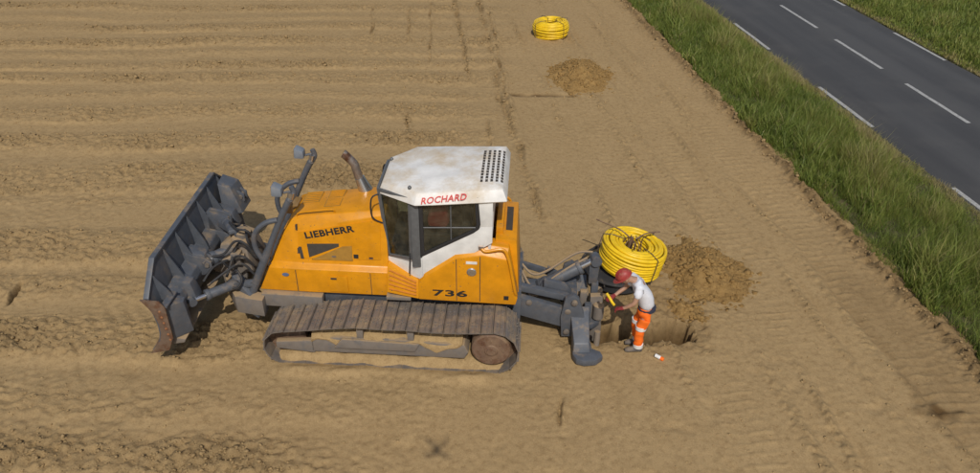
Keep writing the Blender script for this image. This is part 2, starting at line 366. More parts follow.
def field_flat(x, y):
    h = 0.05 * fbm(x * 0.16, y * 0.16, 3, 3)
    rough = np.zeros_like(x); moist_and_shade = np.zeros_like(x)
    wob = 0.34 * noise(x * 0.07, y * 0.35, 20) + 0.20 * noise(x * 0.22, y * 0.05, 21) + 0.07 * noise(x * 0.9, y * 0.2, 22) + 0.03 * noise(x * 3.1, y * 1.0, 23)
    for k, (y0, y1, sl_, amp, xe, ro) in enumerate(BANDS):
        yl = y - sl_ * (x + 8)
        I = np.nonzero((yl > y0 - 1.3) & (yl < y1 + 1.4) & (x < xe + 3.4))[0]
        if len(I) == 0: continue
        xb, yb_, yy = x[I], y[I], (yl + wob)[I]
        lipw = 0.16 + 0.34 * np.clip(noise(xb * 0.3, 0 * yb_ + k, 33) + 0.4, 0, 1)
        near = sst((yy - y0 + 0.05) / lipw); far = 1 - sst((yy - y1) / 0.6)
        m = 1 - sst((xb - xe + 0.8 * noise(yb_ * 0.6, xb * 0.1, 31 + k)) / 2.2)
        am = np.clip(0.62 + 0.75 * noise(xb * 0.22, yb_ * 0.1, 50 + k) + 0.25 * noise(xb * 0.9, yb_ * 0.3, 52 + k), 0.08, 1.2)
        b = near * far * m
        sc = 0.95 if y0 < 15 else 0.60
        h[I] += sc * amp * am * b - sc * 0.022 * np.exp(-((yy - y0 + 0.16) / 0.13) ** 2) * m * am
        rough[I] = np.maximum(rough[I], b * ro * (0.42 + 0.7 * np.clip(noise(xb * 0.4, yb_ * 0.4, 70 + k) + 0.30, 0, 1)))
    for k, (xa, xb2, ya, yb, hw) in enumerate(ROWS):
        I = np.nonzero((y > ya - 0.2) & (y < yb + 0.2) & (x > min(xa, xb2) - 1) & (x < max(xa, xb2) + 1))[0]
        if len(I) == 0: continue
        xq, yq = x[I], y[I]
        u = (yq - ya) / (yb - ya); xc = xa + (xb2 - xa) * u + 0.10 * noise(yq * 0.8, 0 * xq + k, 90)
        inside = sst(u * (yb - ya) / 0.3) * sst((1 - u) * (yb - ya) / 0.3)
        brk = np.clip(noise(yq * 1.1, xq * 0, 97 + k) + 0.35, 0, 1)
        g = np.exp(-((xq - xc) / hw) ** 2) * inside * (0.25 + 1.0 * np.clip(noise(yq * 1.3, xq * 0.3, 95 + k) + 0.3, 0, 1))
        h[I] += -0.11 * np.exp(-((xq - xc) / (hw * 0.6)) ** 2) * inside * brk + 0.045 * np.exp(-((xq - xc - hw * 1.3) / hw) ** 2) * inside
        rough[I] = np.maximum(rough[I], np.clip(g * 1.2, 0, 1)); moist_and_shade[I] = np.maximum(moist_and_shade[I], (0.9 if yb - ya < 3 else 0.45) * g * brk)  # short rows are cracks, their dark shade put into the colour
    t = verge_t(x, y); s = verge_s(x, y)
    # crawler imprints of the haul strip along the verge
    def crawl(tc, hw, pitch, amp, seed, s0=-1e3, s1=1e3):
        tw = t + 0.18 * noise(s * 0.18, 0 * t + seed, seed)
        mk = sst((tw - tc + hw) / 0.07) * sst((tc + hw - tw) / 0.07) * sst((s - s0) / 0.8) * sst((s1 - s) / 0.8)
        rip = np.clip(np.sin(2 * np.pi * (s + 0.06 * noise(s * 1.2, t * 2, seed + 1) + 0.02 * noise(s * 5, t * 5, seed + 4)) / pitch), 0, 1) ** 3 * np.clip(0.75 + 1.2 * noise(s * 2.2, t * 3.5, seed + 5), 0, 1.2)
        wear = np.clip(0.75 + 0.9 * noise(s * 0.45, t * 0.9, seed + 2), 0.1, 1)
        return mk, amp * rip * mk * wear
    for tc, hw, amp, sd, s0, s1 in ((1.05, 0.45, 0.019, 201, -1e3, 1e3), (2.95, 0.40, 0.015, 211, -1e3, 9), (4.6, 0.4, 0.017, 221, -8, 1.2), (2.6, 0.4, 0.015, 231, 3, 40), (6.4, 0.36, 0.014, 241, -8, -1.5), (4.3, 0.4, 0.012, 261, 6, 30)):
        mk, hh = crawl(tc, hw, 0.215, amp, sd, s0, s1); h = h - 0.012 * mk + hh
    # the wet-looking compact band next to the verge and shallow ruts
    h = h + 0.010 * noise(t * 5.0 + 0.6 * noise(s * 0.25, t * 0.3, 281), s * 0.22, 282) * sst((x - 0.8) / 1.2) + 0.006 * noise(t * 12, s * 0.4, 283) * sst((x - 0.8) / 1.2)
    for tc, a, wd, sd in ((1.62, 0.045, 0.09, 301), (2.2, 0.045, 0.08, 302), (3.2, 0.050, 0.09, 303), (3.75, 0.03, 0.12, 304), (0.45, 0.045, 0.14, 305), (5.2, 0.03, 0.10, 306)):
        tw = t + 0.22 * noise(s * 0.2, 0 * t + 5, sd) + 0.04 * noise(s * 1.3, 0 * t, sd + 9)
        wv = np.clip(0.5 + 1.3 * noise(s * 0.3, 0 * t + 9, sd + 3), 0, 1.2)
        g = np.exp(-((tw - tc) / wd) ** 2) * wv
        h = h + a * g - a * np.exp(-((tw - tc + 0.2) / wd) ** 2) * wv
        rough = np.maximum(rough, g * 0.45)
    edge = np.exp(-((t - 0.16 + 0.14 * noise(s * 0.9, 0 * t, 401)) / 0.17) ** 2)
    h = h + 0.09 * edge * (0.4 + 1.0 * np.clip(noise(s * 1.6, t, 402) + 0.4, 0, 1)); rough = np.maximum(rough, 0.95 * edge); moist_and_shade = np.maximum(moist_and_shade, 0.45 * edge)
    moist_and_shade = np.maximum(moist_and_shade, 0.40 * sst((1.62 - t + 0.28 * noise(s * 0.5, t * 0.6, 403) + 0.10 * noise(s * 3, t * 3, 404)) / 0.18) * sst((5.5 - s) / 4) * np.clip(0.75 + 0.6 * noise(s * 0.8, t * 1.5, 405), 0.2, 1))
    # diagonal grouser prints in the levelled strips
    dg = np.clip(noise(x * 0.22, y * 0.3, 501) * 1.6 - 0.1, 0, 1) * (1 - sst((x + 1.5) / 2.5))
    h = h + 0.014 * dg * np.sin(2 * np.pi * (x * 0.8 + (y + wob) * 0.55) / 0.26) * np.clip(0.4 + noise(x * 1.1, y * 1.1, 502), 0, 1)
    # clods and crumbs
    base = np.clip(0.16 + 0.35 * fbm(x * 0.35, y * 0.35, 601, 3), 0.05, 0.6) * (1 - 0.65 * sst((x - 0.6) / 1.6) * sst((t - 0.3) / 0.3))
    rr = np.clip(rough + base * 0.34, 0, 1.2)
    n1 = fbm(x * 4.0, y * 4.0, 611, 3); n2 = noise(x * 11, y * 11, 612); n3 = noise(x * 22, y * 22, 613)
    n4 = noise(x * 7.3 + 3.1, y * 7.3, 614)
    h = h + rr * (0.045 * np.clip(n1, -0.6, 1.0) + 0.042 * sst((n2 - 0.08) / 0.22) + 0.050 * sst((n4 - 0.16) / 0.16) - 0.04 * sst((-n4 - 0.22) / 0.2) + 0.018 * n3) + 0.004 * n2
    # hollows / footprints in the loose near soil
    ft = np.clip(noise(x * 2.1, y * 2.1, 701) - 0.42, 0, 1) * (1 - sst((y - 9.5) / 1.5))
    h = h - 0.07 * ft
    # soil pushed up along the near crawler
    gx, gy = x + 1.58, y - 11.05
    lx = gx * math.cos(R(2.8)) - gy * math.sin(R(2.8)); ly = gx * math.sin(R(2.8)) + gy * math.cos(R(2.8))
    bm_ = np.exp(-((ly + 1.60 + 0.05 * noise(lx * 1.5, 0 * ly, 801)) / 0.13) ** 2) * sst((lx + 2.1) / 0.6) * sst((2.0 - lx) / 0.5)
    h = h + bm_ * np.clip(0.055 + 0.10 * noise(lx * 1.1, ly, 802) + 0.04 * noise(lx * 6, ly * 6, 803), 0, 1); 
    under = sst((1.75 - np.abs(ly)) / 0.25) * sst((2.5 - np.abs(lx)) / 0.3)
    h = h * (1 - 0.7 * under) + 0.3 * under * bm_ * 0.1
    # trench
    wt = 0.10 * noise(x * 2.2, y * 2.2, 901) + 0.055 * noise(x * 7, y * 7, 902) + 0.02 * noise(x * 15, y * 15, 903)
    ins = np.minimum(np.minimum(x - 1.55 + 2 * wt, 3.72 - x + 2 * wt), np.minimum((y - 10.40 + wt) * 0.9, (10.98 + 0.14 * sst((2.6 - x) / 0.8) - y + wt)))
    tr = sst((ins + 0.02) / 0.13)
    slope_in = sst((ins + 0.32) / 0.36)
    h = h * (1 - tr) - 0.62 * tr - 0.03 * slope_in + tr * 0.03 * n1
    moist_and_shade = np.maximum(moist_and_shade, 0.95 * sst(tr * 1.3)); 
    # disturbed ground between reel and trench
    dr = np.clip(np.exp(-(((x - 3.1) / 1.3) ** 2 + ((y - 11.6) / 0.55) ** 2)) + 0.9 * sst((ins + 0.38) / 0.3) * (1 - tr), 0, 1)
    h = h + dr * (0.05 * n1 + 0.03 * np.clip(n2, 0, 1)) * (1 - tr); rough = np.maximum(rough, dr * 0.5); moist_and_shade = np.maximum(moist_and_shade, 0.25 * dr)
    # damp patch and the little trench by the far heap
    pa = np.exp(-(((x - 7.27 + 0.2 * noise(x * 4, y * 4, 911)) / 0.30) ** 2 + ((y - 8.77 + 0.1 * noise(x * 5, y * 5, 912)) / 0.20) ** 2) ** 2); moist_and_shade = np.maximum(moist_and_shade, 1.0 * pa); h = h + 0.03 * pa * (1 + n1)
    yc = 21.75 + 0.05 * noise(x * 1.5, 0 * y, 921)
    tr2 = np.exp(-((y - yc) / 0.10) ** 2) * sst((x - 0.35) / 0.3) * sst((2.7 - x) / 0.3)
    h = h - 0.04 * tr2; moist_and_shade = np.maximum(moist_and_shade, 1.0 * tr2 * np.clip(0.7 + noise(x * 2, y, 922), 0, 1))  # barely carved: the dark of the little trench is shade painted as colour
    # a narrow hole at the left, its inner shade also put into the colour
    ho = np.exp(-(((x + 9.04 + 0.1 * (y - 11.5)) / 0.045) ** 2 + ((y - 11.5) / 0.25) ** 2) ** 1.6); h = h - 0.40 * ho; moist_and_shade = np.maximum(moist_and_shade, ho)
    # fall away under verge and road
    h = h - 0.35 * sst((-t - 0.40) / 0.5)
    return h, np.clip(rough, 0, 1), np.clip(moist_and_shade, 0, 1)

def axis_vals(segs):
    out = [segs[0][0]]
    for a, b, st in segs:
        n = max(1, int(round((b - a) / st))); out += list(a + (b - a) * (np.arange(1, n + 1) / n))
    return np.array(out)
XS = axis_vals([(-400, -120, 40), (-120, -40, 10), (-40, -24, 1.6), (-24, -15, 0.075), (-15, -9.25, 0.042), (-9.25, -8.85, 0.02), (-8.85, -4.5, 0.042), (-4.5, 1.0, 0.036), (1.0, 1.2, 0.02), (1.2, 5.4, 0.026), (5.4, 9.0, 0.036), (9.0, 12, 0.3), (12, 40, 4), (40, 120, 10), (120, 400, 40)])
YS = axis_vals([(-400, -120, 40), (-120, -20, 10), (-20, 3, 1.5), (3, 6.3, 0.12), (6.3, 10.2, 0.030), (10.2, 11.4, 0.022), (11.4, 15, 0.034), (15, 20, 0.043), (20, 27, 0.058), (27, 36, 0.085), (36, 48, 0.5), (48, 120, 6), (120, 500, 40)])
GX, GY = np.meshgrid(XS, YS)
HH, RO, MO = field_fn(GX, GY)
nx, ny = len(XS), len(YS)
idx = np.arange(nx * ny).reshape(ny, nx)
q = np.stack([idx[:-1, :-1], idx[:-1, 1:], idx[1:, 1:], idx[1:, :-1]], -1).reshape(-1, 4)
me = np_mesh('field', np.stack([GX, GY, HH], -1).reshape(-1, 3), quads=q)
fattr(me, 'rough', RO); fattr(me, 'moist_and_shade', MO)
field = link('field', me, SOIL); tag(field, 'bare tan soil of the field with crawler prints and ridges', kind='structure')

def ground_z(x, y):
    a = field_fn(np.array([float(x)]), np.array([float(y)])); return float(a[0][0])

# scattered clods: one mass nobody could count
def ico_template():
    bm = bmesh.new(); bmesh.ops.create_icosphere(bm, subdivisions=1, radius=1.0)
    v = np.array([q_.co[:] for q_ in bm.verts]); f = np.array([[a.index for a in g.verts] for g in bm.faces]); bm.free(); return v, f
ICO_V, ICO_F = ico_template()
def clod_mesh(name, px, py, pz, size):
    n = len(px); k = len(ICO_V)
    jit = 1 + rng.uniform(-0.38, 0.38, (n, k, 1)); sq = rng.uniform(0.55, 1.25, (n, 1, 3)); sq[:, :, 2] *= 0.7
    a = rng.uniform(0, 2 * np.pi, n); ca, sa = np.cos(a)[:, None], np.sin(a)[:, None]
    V = ICO_V[None] * jit * sq * size[:, None, None]
    X = V[..., 0] * ca - V[..., 1] * sa; Y = V[..., 0] * sa + V[..., 1] * ca
    V = np.stack([X + px[:, None], Y + py[:, None], V[..., 2] + pz[:, None]], -1)
    Fc = (ICO_F[None] + (np.arange(n) * k)[:, None, None]).reshape(-1, 3)
    m_ = np_mesh(name, V.reshape(-1, 3), tris=Fc, smooth=False); return m_
N = 150000
cy = 6.5 + (34 - 6.5) * rng.random(N) ** 1.5; cx = rng.uniform(-1, 1, N) * (6.8 + (cy - 6.5) * 0.55)
ch, cr, cm = field_fn(cx, cy)
keep = (rng.random(N) < 0.03 + 0.5 * cr ** 1.2) & (verge_t(cx, cy) > 0.05) & (cm < 0.8)
cx, cy, ch, cr = cx[keep], cy[keep], ch[keep], cr[keep]
sz = (0.009 + 0.030 * rng.random(len(cx)) ** 2.6) * (0.75 + 0.6 * cr) * np.clip(cy / 14, 0.8, 1.5)
me = clod_mesh('soil_clods', cx, cy, ch + sz * 0.1, sz); fattr(me, 'rough', np.repeat(cr * 0.5, len(ICO_V))); fattr(me, 'moist_and_shade', np.zeros(len(cx) * len(ICO_V)))
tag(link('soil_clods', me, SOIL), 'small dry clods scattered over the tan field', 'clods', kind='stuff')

# ------------------------------------------------------------------ road, verges, markings
RA = np.array([0.1497, -0.9887]); RN = np.array([0.9887, 0.1497]); RC = np.array([11.825, 31.536])   # along, across (to the right), a point of the centre line
def rp(s, t): return RC + RA * s + RN * t
def asphalt():
    s = NB('asphalt'); p = s.pos()
    mp = s.n('ShaderNodeMapping'); mp.inputs['Rotation'].default_value = (0, 0, -math.atan2(RA[1], RA[0])); s.l(p, mp.inputs[0])
    mp2 = s.n('ShaderNodeMapping'); mp2.inputs['Scale'].default_value = (0.05, 1.0, 1.0); s.l(mp.outputs[0], mp2.inputs[0])
    c = s.ramp(s.noise(1.1, 3, 0.5, mp2.outputs[0]), [(0.32, (0.050, 0.051, 0.054)), (0.68, (0.082, 0.082, 0.083))])
    c = s.mix(s.ramp(s.noise(60, 5, 0.8, p), [(0.35, 0.5), (0.6, 0.0)]), c, (0.035, 0.036, 0.038))
    c = s.mix(s.ramp(s.noise(0.6, 4, 0.6, p), [(0.5, 0.0), (0.8, 0.35)]), c, (0.11, 0.105, 0.098))
    s.l(c, s.b.inputs['Base Color']); s.b.inputs['Roughness'].default_value = 0.85
    s.bump(s.noise(90, 3, 0.7, p), 0.4, 0.005); return s.m
ASPH = asphalt()
ss = np.arange(-60, 60.1, 0.25); W0, W1 = -3.06, 2.92
tt = np.array([0, 0.02, 0.25, 0.5, 0.75, 0.98, 1])
vv = []
for s_ in ss:
    e0 = W0 + 0.05 * noise(np.array([s_ * 0.8]), np.array([0.3]), 5)[0]; e1 = W1 + 0.05 * noise(np.array([s_ * 0.8]), np.array([5.3]), 6)[0]
    for u in tt:
        t_ = e0 + (e1 - e0) * u; P = rp(s_, t_); z = 0.005 + 0.03 * (1 - ((u - 0.5) * 2) ** 2) - (0.10 if u in (0, 1) else 0)
        vv.append((P[0], P[1], z))
n_, m_ = len(ss), len(tt); ii = np.arange(n_ * m_).reshape(n_, m_)
me = np_mesh('road', vv, quads=np.stack([ii[:-1, :-1], ii[1:, :-1], ii[1:, 1:], ii[:-1, 1:]], -1).reshape(-1, 4))
road = link('road', me, ASPH); tag(road, 'grey asphalt road with white dashed lines', kind='structure')
def mark_mat():
    s = NB('road_paint'); p = s.pos()
    c = s.ramp(s.noise(14, 6, 0.75, p), [(0.36, (0.20, 0.20, 0.195)), (0.52, (0.40, 0.40, 0.385))]); s.l(c, s.b.inputs['Base Color']); s.b.inputs['Roughness'].default_value = 0.7
    return s.m
MARK = mark_mat()
def dash(s0, t0, wd):
    bm = nb(); ks = 7; rows = []
    for k in range(ks):
        s_ = s0 + 3.0 * k / (ks - 1); r_ = []
        for side in (-1, 1):
            tw = t0 + side * wd / 2 + random.uniform(-0.006, 0.006); P = rp(s_, tw); u = (tw - W0) / (W1 - W0)
            r_.append(bm.verts.new((P[0], P[1], 0.005 + 0.03 * (1 - ((u - 0.5) * 2) ** 2) + 0.006)))
        rows.append(r_)
    for a, b in zip(rows[:-1], rows[1:]): face(bm, [a[0], b[0], b[1], a[1]])
    o = fin('lane_marking', bm, MARK, road)
for k in range(-4, 6): dash(4.33 * k, 0.0, 0.13)
for k in range(-3, 5): dash(2.044 + 6.5 * k, -2.881, 0.125); dash(-2.749 + 6.5 * k, 2.696, 0.125)

def verge_mat(name):
    s = NB(name); p = s.pos()
    c = s.ramp(s.noise(2.5, 6, 0.7, p), [(0.3, (0.055, 0.062, 0.018)), (0.6, (0.10, 0.085, 0.038)), (0.8, (0.17, 0.12, 0.06))])
    s.l(c, s.b.inputs['Base Color']); s.b.inputs['Roughness'].default_value = 0.95; s.bump(s.noise(30, 5, 0.7, p), 0.6, 0.02); return s.m
VGR = verge_mat('verge_soil')
def road_t(x, y): return (x - RC[0]) * RN[0] + (y - RC[1]) * RN[1]
def verge_z_near(u, s_): return 0.02 + 0.07 * np.sin(np.pi * np.clip(u, 0, 1)) + 0.04 * noise(s_ * 0.5, u * 2, 15)
def near_verge_pt(u, yv):
    """u 0 at the field edge, 1 at the road edge; yv a world y along the field edge"""
    xa = VA[0] + (yv - VA[1]) * VD[0] / VD[1]
    s_ = (yv - RC[1]) / RA[1]; bx_ = RC[0] + RA[0] * s_ + RN[0] * (W0 + 0.03); by_ = RC[1] + RA[1] * s_ + RN[1] * (W0 + 0.03)
    return xa + (bx_ - xa) * u, yv + (by_ - yv) * u
us = np.linspace(0.02, 1.03, 22); ys_ = np.arange(-15, 62, 0.3)
UU, YY = np.meshgrid(us, ys_); PX, PY = near_verge_pt(UU, YY); PZ = verge_z_near(UU, YY); PZ = np.where(UU <= 0.021, -0.25, PZ); PZ = np.where(UU > 1.01, -0.03, PZ)
ii = np.arange(UU.size).reshape(UU.shape)
me = np_mesh('grass_verge', np.stack([PX, PY, PZ], -1).reshape(-1, 3), quads=np.stack([ii[:-1, :-1], ii[:-1, 1:], ii[1:, 1:], ii[1:, :-1]], -1).reshape(-1, 4))
tag(link('grass_verge', me, VGR), 'grassy verge between the field and the road', kind='structure')
tf = np.concatenate([np.linspace(0, 14, 50), [30, 80, 200]]); sf = np.arange(-60, 60.1, 0.5)
TT, SS = np.meshgrid(tf, sf); PX = RC[0] + RA[0] * SS + RN[0] * (W1 - 0.02 + TT); PY = RC[1] + RA[1] * SS + RN[1] * (W1 - 0.02 + TT)
PZ = 0.0 + 0.10 * sst(TT / 1.5) + 0.05 * noise(TT * 0.5, SS * 0.5, 16) * sst(TT / 1.0); PZ[:, 0] = -0.1
ii = np.arange(TT.size).reshape(TT.shape)
me = np_mesh('far_verge', np.stack([PX, PY, PZ], -1).reshape(-1, 3), quads=np.stack([ii[:-1, :-1], ii[1:, :-1], ii[1:, 1:], ii[:-1, 1:]], -1).reshape(-1, 4))
tag(link('far_verge', me, VGR), 'grassy ground beyond the road', kind='structure')

def grass_mat():
    s = NB('grass_blades'); tn = s.attr('tone'); hf = s.attr('tip')
    c = s.ramp(tn, [(0.0, (0.075, 0.125, 0.024)), (0.33, (0.155, 0.225, 0.036)), (0.62, (0.26, 0.30, 0.058)), (0.84, (0.36, 0.32, 0.105)), (1.0, (0.44, 0.35, 0.18))])
    c = s.mix(s.math('MULTIPLY', hf, 0.35), c, (0.34, 0.36, 0.12))
    s.l(c, s.b.inputs['Base Color']); s.b.inputs['Roughness'].default_value = 0.5; s.b.inputs['Specular IOR Level'].default_value = 0.3
    tr = s.n('ShaderNodeBsdfTranslucent'); s.l(c, tr.inputs[0]); mx = s.n('ShaderNodeMixShader'); mx.inputs[0].default_value = 0.4
    s.l(s.b.outputs[0], mx.inputs[1]); s.l(tr.outputs[0], mx.inputs[2]); s.l(mx.outputs[0], s.out.inputs[0]); return s.m
GRASS = grass_mat()
def blades(name, bx, by, bz, hgt, wid, tone, lean, label):
    n = len(bx); a = rng.uniform(0, 2 * np.pi, n); d = rng.uniform(0, 2 * np.pi, n)
    wx, wy = np.cos(a) * wid * 0.5, np.sin(a) * wid * 0.5
    lx, ly = np.cos(d) * lean * hgt, np.sin(d) * lean * hgt
    lx = lx + 0.04 * hgt; ly = ly - 0.04 * hgt
    def lay(f, k, hz): return np.stack([bx + wx * f + lx * k, by + wy * f + ly * k, bz + hgt * hz], -1)
    V = np.stack([lay(-1, 0, 0), lay(1, 0, 0), lay(-0.8, 0.35, 0.55), lay(0.8, 0.35, 0.55), lay(0, 1.0, 0.95)], 1).reshape(-1, 3)
    o = (np.arange(n) * 5)[:, None]
    m_ = np_mesh(name, V, quads=o + np.array([0, 1, 3, 2]), tris=o + np.array([2, 3, 4]), smooth=False)
    fattr(m_, 'tone', np.repeat(tone, 5)); fattr(m_, 'tip', np.tile([0, 0, 0.5, 0.5, 1.0], n))
    return tag(link(name, m_, GRASS), label, 'grass', kind='stuff')
# near verge
n = 230000
yv = 5 + 38 * rng.random(n) ** 1.25; u = rng.uniform(-0.03, 1.0, n)
gx, gy = near_verge_pt(u, yv); gz = verge_z_near(u, yv) - 0.02
cl = fbm(gx * 0.9, gy * 0.6, 41, 3); cl2 = fbm(gx * 0.28, gy * 0.2, 42, 2); cl3 = fbm(gx * 3.0, gy * 2.4, 43, 2)
weed = sst((0.34 - u + 0.22 * cl) / 0.16) * sst((cl + 0.18) / 0.35)
hgt = (0.14 + 0.28 * rng.random(n) + 0.30 * (rng.random(n) > 0.93)) * (1.0 + 0.75 * np.clip(cl + cl3 * 0.7, -0.8, 1)) * (1 - 0.72 * sst((u - 0.66) / 0.34)) * (0.75 + 0.45 * sst(u / 0.2))
tone = 0.50 + 0.34 * cl + 0.22 * cl3 + 0.22 * rng.standard_normal(n) * 0.55 + 0.40 * sst((u - 0.72 + 0.15 * cl) / 0.26) - 0.20 * weed + 0.10 * cl2
keep = rng.random(n) < (1.05 - 0.45 * sst((u - 0.80) / 0.2)) * (0.55 + 0.9 * np.clip(cl3 + 0.5, 0, 1))
keep &= u > 0.005 + 0.06 * noise(gy * 0.8, gx * 0.1, 47) + 0.03 * noise(gy * 3.1, gx, 48)
tone = np.where(rng.random(n) < 0.05, 0.97, tone)
wid = 0.006 + 0.007 * rng.random(n) + 0.022 * weed * rng.random(n); hgt = hgt * 0.78
blades('verge_grass', gx[keep], gy[keep], gz[keep], hgt[keep], wid[keep] * np.clip(gy[keep] / 16, 0.8, 1.7), np.clip(tone[keep], 0, 1), 0.25 + 0.45 * rng.random(keep.sum()), 'tall green grass and weeds on the verge beside the field')
# beyond the road
n = 90000
sg = -6 + 26 * rng.random(n); tg = 11 * rng.random(n) ** 1.3
gx = RC[0] + RA[0] * (sg - 8) + RN[0] * (W1 + 0.02 + tg); gy = RC[1] + RA[1] * (sg - 8) + RN[1] * (W1 + 0.02 + tg)
cl = fbm(gx * 0.8, gy * 0.8, 44, 3); cl3 = fbm(gx * 2.6, gy * 2.6, 45, 2)
hgt = (0.12 + 0.26 * rng.random(n)) * (1 + 0.5 * cl) * (0.35 + 0.65 * sst(tg / 0.9)); tone = 0.52 + 0.25 * cl + 0.15 * cl3 + 0.12 * rng.standard_normal(n) + 0.35 * (1 - sst(tg / 0.5))
blades('roadside_grass', gx, gy, np.full(n, 0.0) + 0.10 * sst(tg / 1.5) - 0.02, hgt, 0.022 + 0.02 * rng.random(n), np.clip(tone, 0, 1), 0.25 + 0.45 * rng.random(n), 'shorter yellow green grass beyond the road')

# ------------------------------------------------------------------ heaps of dug soil
def heap(name, cx_, cy_, rx, ry, hgt, label, seed, ang=0.0, n_cl=500):
    root = empty(name, (cx_, cy_, 0)); tag(root, label, 'soil heap', 'heaps of dug soil')
    nr, na = 46, 120; V = []; A = np.linspace(0, 2 * np.pi, na, endpoint=False); ca, sa = math.cos(ang), math.sin(ang)
    def hz(x, y, f):
        b = hgt * (1 - f) ** 1.15 * (1 + 0.45 * fbm(x * 1.3, y * 1.3, seed, 3))
        return b + 0.055 * np.clip(fbm(x * 3.2, y * 3.2, seed + 5, 4, 0.6), -0.4, 1) * np.clip((1 - f) * 3, 0, 1) + 0.018 * noise(x * 13, y * 13, seed + 9) * np.clip((1 - f) * 4, 0, 1)
    def xy(f, a):
        rad = 1 + 0.22 * noise(np.cos(a) * 1.6 + seed, np.sin(a) * 1.6, seed + 2) + 0.08 * noise(np.cos(a) * 6, np.sin(a) * 6, seed + 3)
        x, y = f * rx * rad * np.cos(a), f * ry * rad * np.sin(a); return x * ca - y * sa, x * sa + y * ca
    for i in range(nr):
        f = i / (nr - 1); x, y = xy(f, A); z = hz(x + cx_, y + cy_, f) + (-0.12 if i == nr - 1 else 0.0)
        gz_ = field_fn(x + cx_, y + cy_)[0]; V.append(np.stack([x, y, np.maximum(gz_ - 0.02, -0.1) * f + z], -1))
    V = np.concatenate(V); ii = np.arange(nr * na).reshape(nr, na); jj = np.roll(ii, -1, 1)
    me = np_mesh('heap_body', V, quads=np.stack([ii[:-1], ii[1:], jj[1:], jj[:-1]], -1).reshape(-1, 4)); link('heap_body', me, HEAP, root)
    f = np.sqrt(rng.random(n_cl)) * 1.12; a = rng.uniform(0, 2 * np.pi, n_cl); x, y = xy(f, a)
    z = np.where(f < 1, hz(x + cx_, y + cy_, np.minimum(f, 1)), 0) + np.maximum(field_fn(x + cx_, y + cy_)[0] - 0.02, -0.1) * np.minimum(f, 1)
    me = clod_mesh('clods', x, y, z, 0.012 + 0.058 * rng.random(n_cl) ** 3.2); o = link('clods', me, HEAP, root); o['kind'] = 'stuff'
    return root
heap('soil_heap', 4.32, 12.62, 1.0, 1.22, 0.29, 'large orange brown soil heap right of the near yellow coil', 61, R(25), 1100)
heap('soil_heap', 2.78, 23.35, 1.10, 1.55, 0.42, 'orange brown soil heap standing alone below the far yellow coil', 75, 0.0, 1000)
heap('soil_heap', 3.75, 11.28, 0.42, 0.30, 0.13, 'low crumbly soil pile at the end of the trench', 83, R(-25), 160)

# ------------------------------------------------------------------ yellow conduit coils
def coil(name, loc, r_in, r_out, hgt, tr, tilt, label, rz=0.0, ties=4, seed=1, bulge=0.03):
    rd = random.Random(seed)
    root = empty(name, loc, 0); root.rotation_euler = (tilt[0], tilt[1], rz); tag(root, label, 'conduit coil', 'coils of yellow conduit')
    nl = max(3, int(hgt / (2 * tr * 0.94))); nrad = max(3, int((r_out - r_in) / (2 * tr * 0.97)))
    bm = nb(); seg = 56
    path = []
    def ring(r0, z0, r1, z1):
        w1, w2, p1, p2 = rd.uniform(-1, 1) * tr * 0.75, rd.uniform(-1, 1) * tr * 0.7, rd.uniform(0, 6.28), rd.uniform(0, 6.28)
        for k in range(seg):
            t = k / seg; a = 2 * math.pi * t; r_ = r0 + (r1 - r0) * t + w1 * math.sin(2 * a + p1) * 0.7; z_ = z0 + (z1 - z0) * t + w2 * math.sin(a + p2) * 0.7
            path.append((r_ * math.cos(a), r_ * math.sin(a), z_))
    # one continuous tube: up the inside, outwards over the top, down the outside
    seqs = [(r_in + tr + rd.uniform(0, 0.3) * tr, tr + 2 * tr * 0.94 * k) for k in range(nl)]
    seqs += [(r_in + tr + (2 * tr * 0.97) * k, hgt - tr + rd.uniform(-0.5, 0.4) * tr - (0.25 * tr + bulge * 0.12) * abs(k - nrad / 2) ** 1.3) for k in range(1, nrad)]
    seqs += [(r_out - tr - rd.uniform(0.0, 0.9) * tr + bulge * (math.sin(math.pi * (k + .5) / nl) - 0.7), hgt - tr - 2 * tr * 0.94 * k) for k in range(1, nl)]
    seqs += [(r_out - tr - (2 * tr * 0.97) * k, tr) for k in range(1, nrad - 1)]
    for (a, b), (c_, d_) in zip(seqs, seqs[1:] + [seqs[-1]]): ring(a, b, c_, d_)
    tube(bm, path, tr * 0.985, 8)
    fin('conduit', bm, CONDUIT, root, smooth=80)
    for k in range(ties):
        a = 2 * math.pi * (k + 0.2) / ties + rd.uniform(-0.2, 0.2); ca, sa = math.cos(a), math.sin(a); bm = nb(); e = 0.012
        pr = [(r_in - e, -0.0), (r_in - e, hgt * 0.5), (r_in - e, hgt + e * 0.4), (0.5 * (r_in + r_out), hgt + e), (r_out + e * 0.3, hgt - tr * 0.6), (r_out + e * 1.4, hgt * 0.5), (r_out + e, 0.0), (0.5 * (r_in + r_out), -e)]
        tube(bm, [(r_ * ca, r_ * sa, z_) for r_, z_ in pr], 0.009, 6, closed=True); fin('tie_wire', bm, WIRE, root)
    return root
CX, CY = 2.72, 12.24
coil('conduit_coil', (CX, CY, 0.34), 0.25, 0.645, 0.57, 0.033, (R(5), R(9)), 'large yellow conduit coil on the black reel behind the worker', rz=0.6, ties=3, seed=3)
coil('conduit_coil', (2.09, 27.25, 0.02), 0.22, 0.66, 0.58, 0.033, (0, R(-2)), 'yellow conduit coil lying alone on the bare soil at the top', rz=0.2, ties=4, seed=9, bulge=0.07)
rl = empty('reel', (CX - 0.20, CY + 0.02, 0.08)); tag(rl, 'black steel cable reel under the near yellow coil', 'reel')
